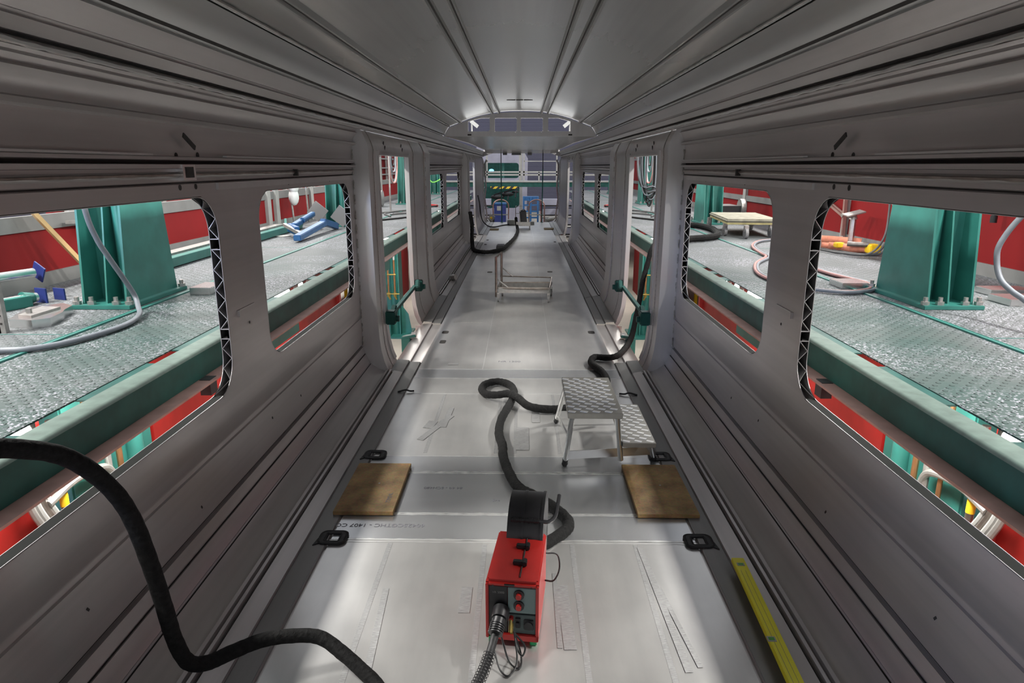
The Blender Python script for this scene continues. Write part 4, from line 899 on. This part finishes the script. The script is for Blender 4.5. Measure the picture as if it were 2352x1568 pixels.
# spirit level
L0,L1=Vector((1.062,2.79,.058)),Vector((1.018,1.75,.058)); dv=(L1-L0).normalized(); nv=Vector((-dv.y,dv.x,0))
t=T('spirit_level','long yellow spirit level lying along the foot of the right wall','level',(1.05,2.3,.03))
q=MB(); q.bar(L0,L1,.056,.022,bev=.002); q.build('body',M['yellow'],t)
for s,wd in ((.055,.024),(.56,.03)):
    c=L0+dv*s+(nv*.0 if s<.3 else nv*-.018); R=dv.to_track_quat('Y','Z')
    q=MB(); q.obox(c+Vector((0,0,.0112)),(.034,wd,.003),R,.001); fr=q.build('vial_frame',M['white'],t)
    q=MB(); q.obox(c+Vector((0,0,.0128)),(.022,wd*.55,.003),R,.001); q.build('vial',M['glassg'],fr)
for o_ in (-.012,.008):
    q=MB(); a=L0+dv*.1+nv*o_+Vector((0,0,.0112)); b_=L1+nv*o_+Vector((0,0,.0112)); q.bar(a,b_,.0012,.0006); q.build('groove',M['mark'],t)
# door spreaders in the first bay
for sd,nm in ((-1,'left'),(1,'right')):
    t=T('door_spreader','dark steel spreader bar clamped across the %s first doorway'%nm,'clamp bar',(sd*1.25,7.1,.43))
    q=MB(); q.bar((sd*1.24,6.35,.44),(sd*1.24,7.95,.46),.035); q.build('bar',M['tealdk'],t)
    for y,s in ((6.2,1),(7.95,-1)):
        q=MB(); q.box(sd*1.16,sd*1.26,y-.06,y+.05,.39,.52,.01); q.obox((sd*1.20,y+s*.10,.47),(.05,.16,.10),Euler((s*.5,0,0)),.01); q.cyl((sd*1.16,y,.44),(sd*1.13,y,.44),.03,seg=12); q.build('clamp_head',M['tealdk'],t)
    t=T('sill_clamp','teal clamp gripping the %s door sill with a small wheel'%nm,'clamp',(sd*1.2,7.2,-.1))
    q=MB(); q.box(sd*1.20,sd*1.30,7.15,7.25,-.35,.0,.008); q.obox((sd*1.22,7.2,.01),(.16,.08,.03),Euler((0,.2*sd,0)),.005); q.build('jaw',M['teal'],t)
    q=MB(); q.cyl((sd*1.14,7.2,.03),(sd*1.19,7.2,.03),.03,seg=12); q.build('screw',M['steel'],t)
    q=MB(); q.cyl((sd*1.42,6.85,-.22),(sd*1.46,6.85,-.22),.085,seg=20); q.build('wheel',M['tyre'],t)

# ------------------------------------------------------------ things on the platforms
# left: grey hose, clamp block, post, jacks, green profile, blue fixture, bag stand
hp=[(-2.95,3.0,DZ+.02),(-2.87,3.4,DZ+.02),(-2.80,3.463,DZ+.02),(-2.68,3.50,DZ+.02),(-2.56,3.64,DZ+.02),(-2.49,3.9,DZ+.02),(-2.48,4.13,DZ+.02),(-2.53,4.34,DZ+.03),(-2.60,4.46,DZ+.06),(-2.65,4.52,.98),(-2.66,4.44,1.11),(-2.66,4.31,1.275),(-2.66,4.22,1.40),(-2.66,4.15,1.58),(-2.66,4.1,2.0)]
q=MB(); q.tube(crom(hp,8),.017,12); tag(q.build('rubber_hose',M['ghose']),'grey rubber hose hanging before the near left column and curving over the platform','hose')
t=T('clamp_block','silvery clamp block with hexagon bolt on the left platform before the column','clamp',(-3.1,4.25,DZ))
q=MB(); q.prism([(-3.22,4.08),(-3.05,4.05),(-2.98,4.12),(-3.02,4.30),(-3.06,4.38),(-3.10,4.52),(-3.22,4.60),(-3.36,4.45)],'z',DZ+.0,DZ+.055); q.build('lower_block',M['bright'],t)
q=MB(); q.prism([(-3.2,4.14),(-3.10,4.12),(-3.10,4.4),(-3.24,4.42)],'z',DZ+.055,DZ+.07); q.build('upper_block',M['steel'],t)
q=MB(); q.cyl((-3.17,4.2,DZ+.07),(-3.17,4.2,DZ+.10),.018,seg=6); q.build('bolt',M['steel'],t)
t=T('perforated_post','perforated galvanised post standing at the left edge on the left platform','post',(-3.13,3.95,DZ))
q=MB(); q.box(-3.17,-3.13,3.93,3.96,DZ,2.0); q.box(-3.17,-3.16,3.93,4.0,DZ,2.0); q.build('angle',M['galv'],t)
q=MB()
for k in range(12): q.cyl((-3.15,3.9295,DZ+.06+k*.05),(-3.15,3.926,DZ+.06+k*.05),.007,seg=8)
q.build('hole_row',M['darkshade'],t)
for k,(x,y,z,ang) in enumerate(((-3.62,4.75,DZ+.05,.12),(-3.72,4.9,DZ+.21,.2))):
    t=T('roller_jack',('green framed jack with blue end plates lying on the left platform','silver cylinder jack with a blue plate lying above the green jack')[k],'jack',(x,y,z-.05))
    d=Vector((.35,1,.0)).normalized(); a=Vector((x,y,z))-d*.9; e=Vector((x,y,z))
    q=MB(); q.cyl(a,e+d*.10,.035,seg=16); q.build('cylinder',M['bright'],t)
    if k==0:
        q=MB(); q.bar(a+Vector((.05,0,-.01)),e+Vector((.05,0,-.01)),.07,.08,bev=.005); q.cyl(e+d*.0,e+d*.08,.055,.035,seg=14); q.build('frame',M['teal'],t)
    else:
        q=MB(); q.bar(a+Vector((0,.1,-.10)),e+Vector((-.1,-.3,-.12)),.08,.09); q.build('support',M['teal'],t)
    q=MB(); q.obox(e+d*.14,(.12,.012,.12),Euler((0,.5 if k else .0,-.34)),.002); q.build('end_plate',M['dblue'],t)
    if k==0:
        q=MB(); q.obox(e+d*.26+Vector((.02,0,-.01)),(.12,.012,.10),Euler((0,0,-.34)),.002); q.build('end_plate',M['dblue'],t)
q=MB(); q.bar((-3.95,5.40,1.55),(-3.78,5.85,.90),.035,.035); tag(q.build('wooden_pole',simple('orange_wood',(.75,.48,.22),.5,0,.15,8)),'orange wooden pole leaning on the barrier behind the near left column','pole')
t=T('green_profile','long green steel channel lying along the left barrier','channel',(-3.6,8.5,DZ))
q=MB(); q.bar((-3.52,6.5,DZ+.055),(-3.62,11.0,DZ+.055),.11,.09,bev=.004); q.build('channel',M['teal'],t)
q=MB(); q.bar((-3.70,6.6,DZ+.10),(-3.80,10.6,DZ+.10),.14,.02); q.build('cover_strip',M['galv'],t)
q=MB(); q.cyl((-3.62,10.95,DZ+.06),(-3.625,11.12,DZ+.06),.055,.035,seg=14); q.bar((-3.7,10.6,DZ+.08),(-3.75,10.75,DZ+.17),.035); q.build('end_cap',M['teal'],t)
t=T('lifting_fixture','blue steel lifting fixture with two dark square plates lying on the left platform','fixture',(-3.1,10.1,DZ))
q=MB(); q.bar((-2.98,8.95,DZ+.06),(-3.05,10.5,DZ+.14),.10,.08,bev=.008); q.bar((-3.05,10.4,DZ+.16),(-2.98,10.9,DZ+.05),.09,.10,bev=.008); q.build('lower_arm',M['blue'],t)
q=MB(); q.bar((-3.3,9.8,DZ+.15),(-3.38,11.0,DZ+.24),.08,.07,bev=.008); q.bar((-3.40,9.9,DZ+.12),(-3.15,9.5,DZ+.1),.07,.12,bev=.008); q.cyl((-3.3,10.2,DZ+.20),(-3.33,10.8,DZ+.25),.04,seg=12); q.build('upper_arm',M['blue'],t)
q=MB(); q.bar((-3.42,9.75,DZ+.17),(-3.0,9.3,DZ+.06),.045,.045); q.build('cross_bar',M['galv'],t)
for x,y,z in ((-3.36,11.2,DZ+.26),(-2.93,11.05,DZ+.20)):
    q=MB(); q.obox((x,y,z),(.26,.02,.26),Euler((.2,.7,.1)),.003); q.build('square_plate',M['tyre'],t)
t=T('bag_stand','white plastic bag hung on thin steel stands by the left barrier','stand',(-3.9,11.9,DZ))
q=MB(); q.cyl((-3.9,11.6,DZ),(-3.92,11.6,1.3),.018,seg=10); q.cyl((-3.88,12.35,DZ),(-3.9,12.35,1.8),.018,seg=10); q.build('pole',M['galv'],t)
q=MB(); q.sph((-3.88,11.62,1.34),.12,(.7,1,1.25),14); q.sph((-3.87,11.60,1.50),.11,(.8,1,1.0),14); q.build('bag',M['bag'],t)
q=MB(); q.cyl((-3.45,9.75,DZ),(-3.45,9.75,DZ+.012),.11,seg=20); tag(q.build('round_disc',M['galv']),'flat round steel disc on the left platform beside the blue fixture','disc')
q=MB(); q.box(-2.62,-2.45,5.22,5.5,DZ,DZ+.055,.004); tag(q.build('steel_block',M['bright']),'silver steel block on the platform at the foot of the near left column','block')
t=T('steel_hook','silver steel hook bracket hanging by the left barrier behind the column','hook',(-3.98,6.4,1.33))
q=MB(); q.bar((-3.98,5.9,1.37),(-3.98,6.5,1.33),.03); q.bar((-3.98,6.5,1.33),(-3.98,6.58,1.42),.03); q.bar((-3.98,6.1,1.36),(-3.98,6.2,1.27),.03); q.box(-4.04,-3.96,6.2,6.26,1.33,1.38); q.build('arm',M['steel'],t)
# right platform
hp=[(3.35,4.2,1.75),(3.25,4.38,1.55),(3.2,4.47,1.36),(3.2,4.475,1.24),(3.2,4.41,1.13),(3.2,4.29,1.07),(3.2,4.15,1.03),(3.2,3.9,.93),(3.15,3.6,DZ+.02)]
q=MB(); q.tube(crom(hp,8),.018,12); tag(q.build('rubber_hose',M['ghose']),'pale grey hose hanging in an arc at the right edge before the red barrier','hose')
for k,(dx,mt,l) in enumerate(((0,'rhose','dusty red'),(.028,'ghose','grey'))):
    hp=[(2.92,7.1-dx,DZ+.02),(2.92,6.6-dx,DZ+.02),(2.92,6.3,DZ+.02),(2.96,6.05,DZ+.02),(3.0,5.85,DZ+.02),(3.01,5.70,DZ+.02),(2.95,5.52-dx,DZ+.02),(2.80,5.38-dx,DZ+.02),(2.62,5.32-dx,DZ+.02),(2.45,5.40-dx,DZ+.02),(2.3,5.6-dx,DZ+.02),(2.25,6.2,DZ+.02),(2.45,6.9,DZ+.02),(2.75,7.45-dx,DZ+.02),(2.80,7.75,DZ+.02),(2.88,8.25,DZ+.02),(3.02,8.7,DZ+.02),(3.24,9.08,DZ+.02),(3.55,9.3,DZ+.02)]
    q=MB(); q.tube(crom([(x+dx*1.0,y,z) for x,y,z in hp],7),.014,9); tag(q.build('gas_hose',M[mt]),'%s twin gas hose looped on the right platform'%l,'hose')
q=MB(); q.cyl((2.99,5.60,DZ+.02),(2.97,5.45,DZ+.02),.012,seg=10); tag(q.build('hose_coupling',M['brass']),'brass hose coupling on the right platform before the near column','coupling')
q=MB(); q.tube(crom([(2.5,11.3,DZ+.05),(2.78,11.2,DZ+.05),(2.95,11.05,DZ+.05),(3.0,10.6,DZ+.05),(2.93,10.1,DZ+.05),(2.78,9.5,DZ+.05),(2.55,9.2,DZ+.05),(2.25,9.0,DZ+.05),(2.0,8.6,DZ+.05),(1.9,8.42,DZ+.05)],7),.045,10,jit=.05); tag(q.build('sleeved_hose',M['cloth']),'thick sleeved hose bent on the right platform behind the second window','hose')
t=T('wheeled_dolly','low dolly with dusty carpet top and four grey wheels on the right platform','dolly',(3.4,10.4,DZ))
q=MB(); q.obox((3.42,10.45,DZ+.235),(.75,1.5,.05),Euler((0,0,-.1)),.02); q.build('carpet_top',M['olive'],t)
q=MB(); q.obox((3.42,10.45,DZ+.195),(.72,1.45,.03),Euler((0,0,-.1)),.004); q.build('frame',simple('dusty_yellow_frame',(.45,.40,.18),.6,.2,.3,9),t)
for x,y in ((3.02,9.95),(3.2,9.55),(3.62,9.75),(3.75,11.0),(3.1,11.1)):
    q=MB(); q.cyl((x-.02,y,DZ+.075),(x+.02,y,DZ+.075),.075,seg=22); wh=q.build('wheel',M['tyre'],t)
    q=MB(); q.cyl((x-.022,y,DZ+.075),(x+.022,y,DZ+.075),.05,seg=20); q.build('hub',M['greyrail'],wh)
    q=MB(); q.box(x-.028,x+.028,y-.03,y+.03,DZ+.09,DZ+.185); q.build('fork',M['galv'],wh)
t=T('tyre_cart','black cart frame with a grey wheel behind the second right column','cart',(3.95,12.6,DZ))
q=MB(); q.cyl((3.98,12.4,DZ+.26),(4.06,12.4,DZ+.26),.16,seg=24); q.build('wheel',M['galv'],t)
q=MB(); q.box(3.6,3.98,12.3,13.0,DZ+.12,DZ+.30); q.build('frame',M['blackp'],t)
# strap heap, jack stand, ladder at the right
t=T('strap_heap','heap of salmon lashing straps on the right platform','straps',(3.95,8.0,DZ))
random.seed(3)
for k,pts in enumerate(([(3.70,8.25),(3.85,8.10),(4.1,8.0),(4.25,8.2)],[(3.72,8.1),(3.9,7.85),(4.15,7.75),(4.05,8.0)],[(3.75,8.7),(4.0,8.6),(4.2,8.3)],[(3.3,8.5),(3.45,8.35),(3.6,8.5),(3.5,8.7)],[(3.45,9.0),(3.6,8.8),(3.75,8.9)])):
    path=crom([(x,y,DZ+.05+.02*k) for x,y in pts],6); q=MB(); h=.045
    a=[q.bm.verts.new((p.x,p.y,p.z-h+.01*math.sin(i))) for i,p in enumerate(path)]; c=[q.bm.verts.new((p.x+.015*math.sin(i*.7),p.y,p.z+h)) for i,p in enumerate(path)]
    for i in range(len(path)-1): q.bm.faces.new((a[i],a[i+1],c[i+1],c[i]))
    o=q.build('strap',M['orange'],t); md=o.modifiers.new('thick','SOLIDIFY'); md.thickness=.004
q=MB(); q.cyl((3.82,7.85,DZ+.12),(4.02,7.75,DZ+.12),.028,seg=14); q.build('ratchet_handle',M['brownst'],t)
q=MB(); q.box(4.0,4.12,7.65,7.8,DZ+.03,DZ+.13,.01); q.build('ratchet',M['amber'],t)
q=MB(); q.box(3.75,3.85,7.95,8.05,DZ+.06,DZ+.12,.01); q.build('ratchet',M['amber'],t)
for k in range(3):
    q=MB(); q.tube(crom([(4.15+.04*k,7.7,1.62),(4.12+.05*k,7.6,1.35),(4.05+.05*k,7.5,1.08),(3.85+.06*k,7.4,DZ+.06),(3.7+.06*k,7.7,DZ+.03),(3.6+.1*k,8.3,DZ+.02)],6),.012,7); tag(q.build('control_cable',M['cavity']),'dark cable hanging over the strap heap at the right, %s'%('innermost','middle','outermost')[k],'cable')
t=T('jack_stand','small screw jack with round flat head behind the straps','jack',(4.1,8.0,DZ))
q=MB(); q.cyl((4.1,8.35,DZ),(4.1,8.35,1.22),.035,seg=6); q.build('stem',M['steel'],t)
q=MB(); q.obox((4.1,8.35,1.29),(.22,.16,.018),Euler((.1,-.25,0)),.004); q.cyl((4.1,8.35,1.22),(4.1,8.35,1.28),.05,.03,seg=12); q.build('head',M['galv'],t)
t=T('folding_bracket','pinkish folding bracket with diagonal strut fixed to the right barrier','bracket',(4.3,9.1,DZ))
q=MB(); q.bar((4.3,9.0,.95),(4.3,9.05,1.55),.04); q.bar((4.3,9.03,1.20),(4.3,9.9,1.45),.03); q.bar((4.3,9.03,1.24),(4.3,9.9,1.49),.015); q.bar((4.3,9.05,1.5),(4.3,9.6,1.5),.03); q.build('arm',M['pink'],t)
q=MB(); q.cyl((4.27,9.03,1.22),(4.33,9.03,1.22),.03,seg=12); q.build('joint',M['steel'],t)
t=T('hanging_hook','pale crane hook hanging beside the near right column','hook',(4.1,7.3,1.5))
q=MB(); q.tube(crom([(4.06,7.35,1.75),(4.02,7.35,1.5),(4.06,7.33,1.40),(4.14,7.33,1.40),(4.2,7.35,1.5),(4.18,7.35,1.75)],6),.022,8); q.build('hook',M['white'],t); q=MB(); q.bar((4.04,7.35,1.76),(4.37,7.35,1.76),.04); q.build('arm',M['greyrail'],t)
for k,(x0,x1,y0,y1) in enumerate(((2.72,2.95,5.55,5.8),(3.55,3.75,5.6,5.95),(3.62,3.95,4.85,5.1),(3.75,4.1,5.25,5.45))):
    q=MB(); q.box(x0,x1,y0,y1,DZ,DZ+.05,.004); tag(q.build('steel_block',M['bright']),'silver steel block on the right platform, %s'%('left of the near column','behind the near column','lying right of the near column','under the hanging grey hose')[k],'block')
q=MB(); q.cyl((4.25,6.1,1.42),(4.25,6.1,1.75),.022,seg=12); q.cyl((4.25,6.1,1.36),(4.25,6.1,1.42),.028,seg=12); q.cyl((4.25,6.1,1.75),(4.37,6.1,1.80),.012,seg=8); tag(q.build('torch_holder',M['blackp']),'black torch handle hanging before the right red barrier','torch')
# cable bundle by the right doorway, hoses by the left doorway
for sd,nm in ((-1,'left'),(1,'right')):
    q=MB(); q.box(sd*2.98,sd*3.24,11.2,26,2.80,2.86); q.box(sd*2.7,sd*2.98,15.1,15.3,2.80,2.84); tag(q.build('cable_tray',M['greyrail']),'steel cable tray carried by the columns above the %s platform'%nm,'tray')
t=T('cable_bundle','big bundle of black and grey cables hanging in the right first doorway','cables',(2.84,15.2,2.8))
random.seed(5)
for k in range(16):
    a=.10+.012*k; q=MB(); cx=2.84+random.uniform(-.04,.04); y=15.2+random.uniform(-.05,.05)
    q.tube(crom([(cx-a*.8,y,2.80),(cx-a*.9,y,1.9),(cx-a*.5,y,1.15+.02*k),(cx+a*.3,y-.05,1.0+.03*k),(cx+a*.9,y,1.5),(cx+a*.7,y,2.80)],5),.014,6)
    q.build('cable_loop',M[('black','cavity','ghose')[k%3]],t)
for sd,nm in ((-1,'left'),(1,'right')):
    for k,(r_,z,mt) in enumerate(((.52,1.78,'rhose'),(.33,1.92,'ghose'),(.25,2.02,'black'),(.42,1.72,'ghose'))):
        x=sd*(3.05+.03*k); y0=16.4+.15*k
        q=MB(); q.tube(crom([(x,y0-r_,2.8),(x,y0-r_,z+.15),(x,y0-r_*.6,z-r_*.45),(x,y0,z-r_*.62),(x,y0+r_*.6,z-r_*.45),(x,y0+r_,z+.15),(x,y0+r_,2.8)],6),.018,8); tag(q.build('hanging_hose',M[mt]),'%s hose hanging in a loop behind the %s first doorway'%(('wide red','small grey','smallest black','large grey')[k],nm),'hose')
    q=MB(); q.cyl((sd*3.0,15.6,DZ),(sd*3.0,15.6,2.6),.02,seg=10); tag(q.build('thin_post',M['galv']),'thin grey post on the %s platform behind the first doorway'%nm,'post')
    q=MB(); q.cyl((sd*3.5,17.2,DZ+.2),(sd*3.6,17.2,DZ+.2),.2,seg=22); tag(q.build('cart_wheel',M['tyre']),'dark wheel on the %s platform beside the third column'%nm,'wheel')
    for k in range(3):
        q=MB(); q.tube(crom([(sd*(2.6+.2*k),13.5,DZ+.02),(sd*(2.9+.1*k),14.5,DZ+.02),(sd*(2.5-.05*k),15.6,DZ+.02),(sd*(2.3),14.8,DZ+.02),(sd*2.7,14.0+.3*k,DZ+.02)],5),.014,6); tag(q.build('floor_cable',M['cavity']),'dark cable snaking on the %s platform past the first doorway, %s'%(nm,('nearest','middle','farthest')[k]),'cable')
q=MB(); q.tube(crom([(-3.05,24.3,2.80),(-2.8,24.2,1.9),(-2.75,24.0,1.5),(-3.1,23.8,1.3),(-3.3,23.8,1.6)],6),.02,7); tag(q.build('green_hose',simple('lime_hose',(.25,.75,.12),.4)),'lime green hose hanging by the far left column','hose')
for sd,nm in ((-1,'left'),(1,'right')):
    q=MB(); q.cyl((sd*2.1,17.0,DZ+.03),(sd*2.4,17.4,DZ+.03),.03,seg=12); tag(q.build('red_torch',M['red']),'small red torch handle lying on the %s platform by the far windows'%nm,'torch')
    q=MB(); q.tube(crom([(sd*2.6,12.6,DZ+.02),(sd*2.2,13.4,DZ+.02),(sd*2.0,14.5,DZ+.02),(sd*2.4,16.0,DZ+.02),(sd*2.1,17.0,DZ+.03)],6),.018,7); tag(q.build('black_cable',M['black']),'black cable lying along the %s platform by the far windows'%nm,'cable')
# repeats of one kind share a group phrase
GROUPS={'storage_box':'pale boxes on the amber racks','gas_pipe':'gas pipes on the support posts','steel_block':'silver blocks on the platforms','gas_hose':'twin gas hose on the right platform','hanging_hose':'hoses hanging behind the first doorways','low_screen':'red screens under the platforms','support_post':'teal posts under the platforms','control_lead':'thin leads at the wire feeder front','floor_cable':'cables snaking on the platforms','control_cable':'cables hanging over the strap heap','chipboard':'chipboards on the car floor','prop_pole':'green poles in the open end','gangway_hoop':'hoops past the open end','machine_part':'dark machine parts in the far car','wood_block':'wooden blocks on the far floor','storage_rack':'amber racks on the hall floor','roller_jack':'jacks on the left platform','door_spreader':'spreader bars in the first doorways','sill_clamp':'clamps on the first door sills'}
for o in list(COL.objects):
    k=o.name.split('.')[0]
    if o.parent is None and k in GROUPS and 'group' not in o: o['group']=GROUPS[k]
    if o.parent is None and k=='cable' and 'bunch hanging under' in o.get('label',''): o['group']='cable bunches under the platforms'
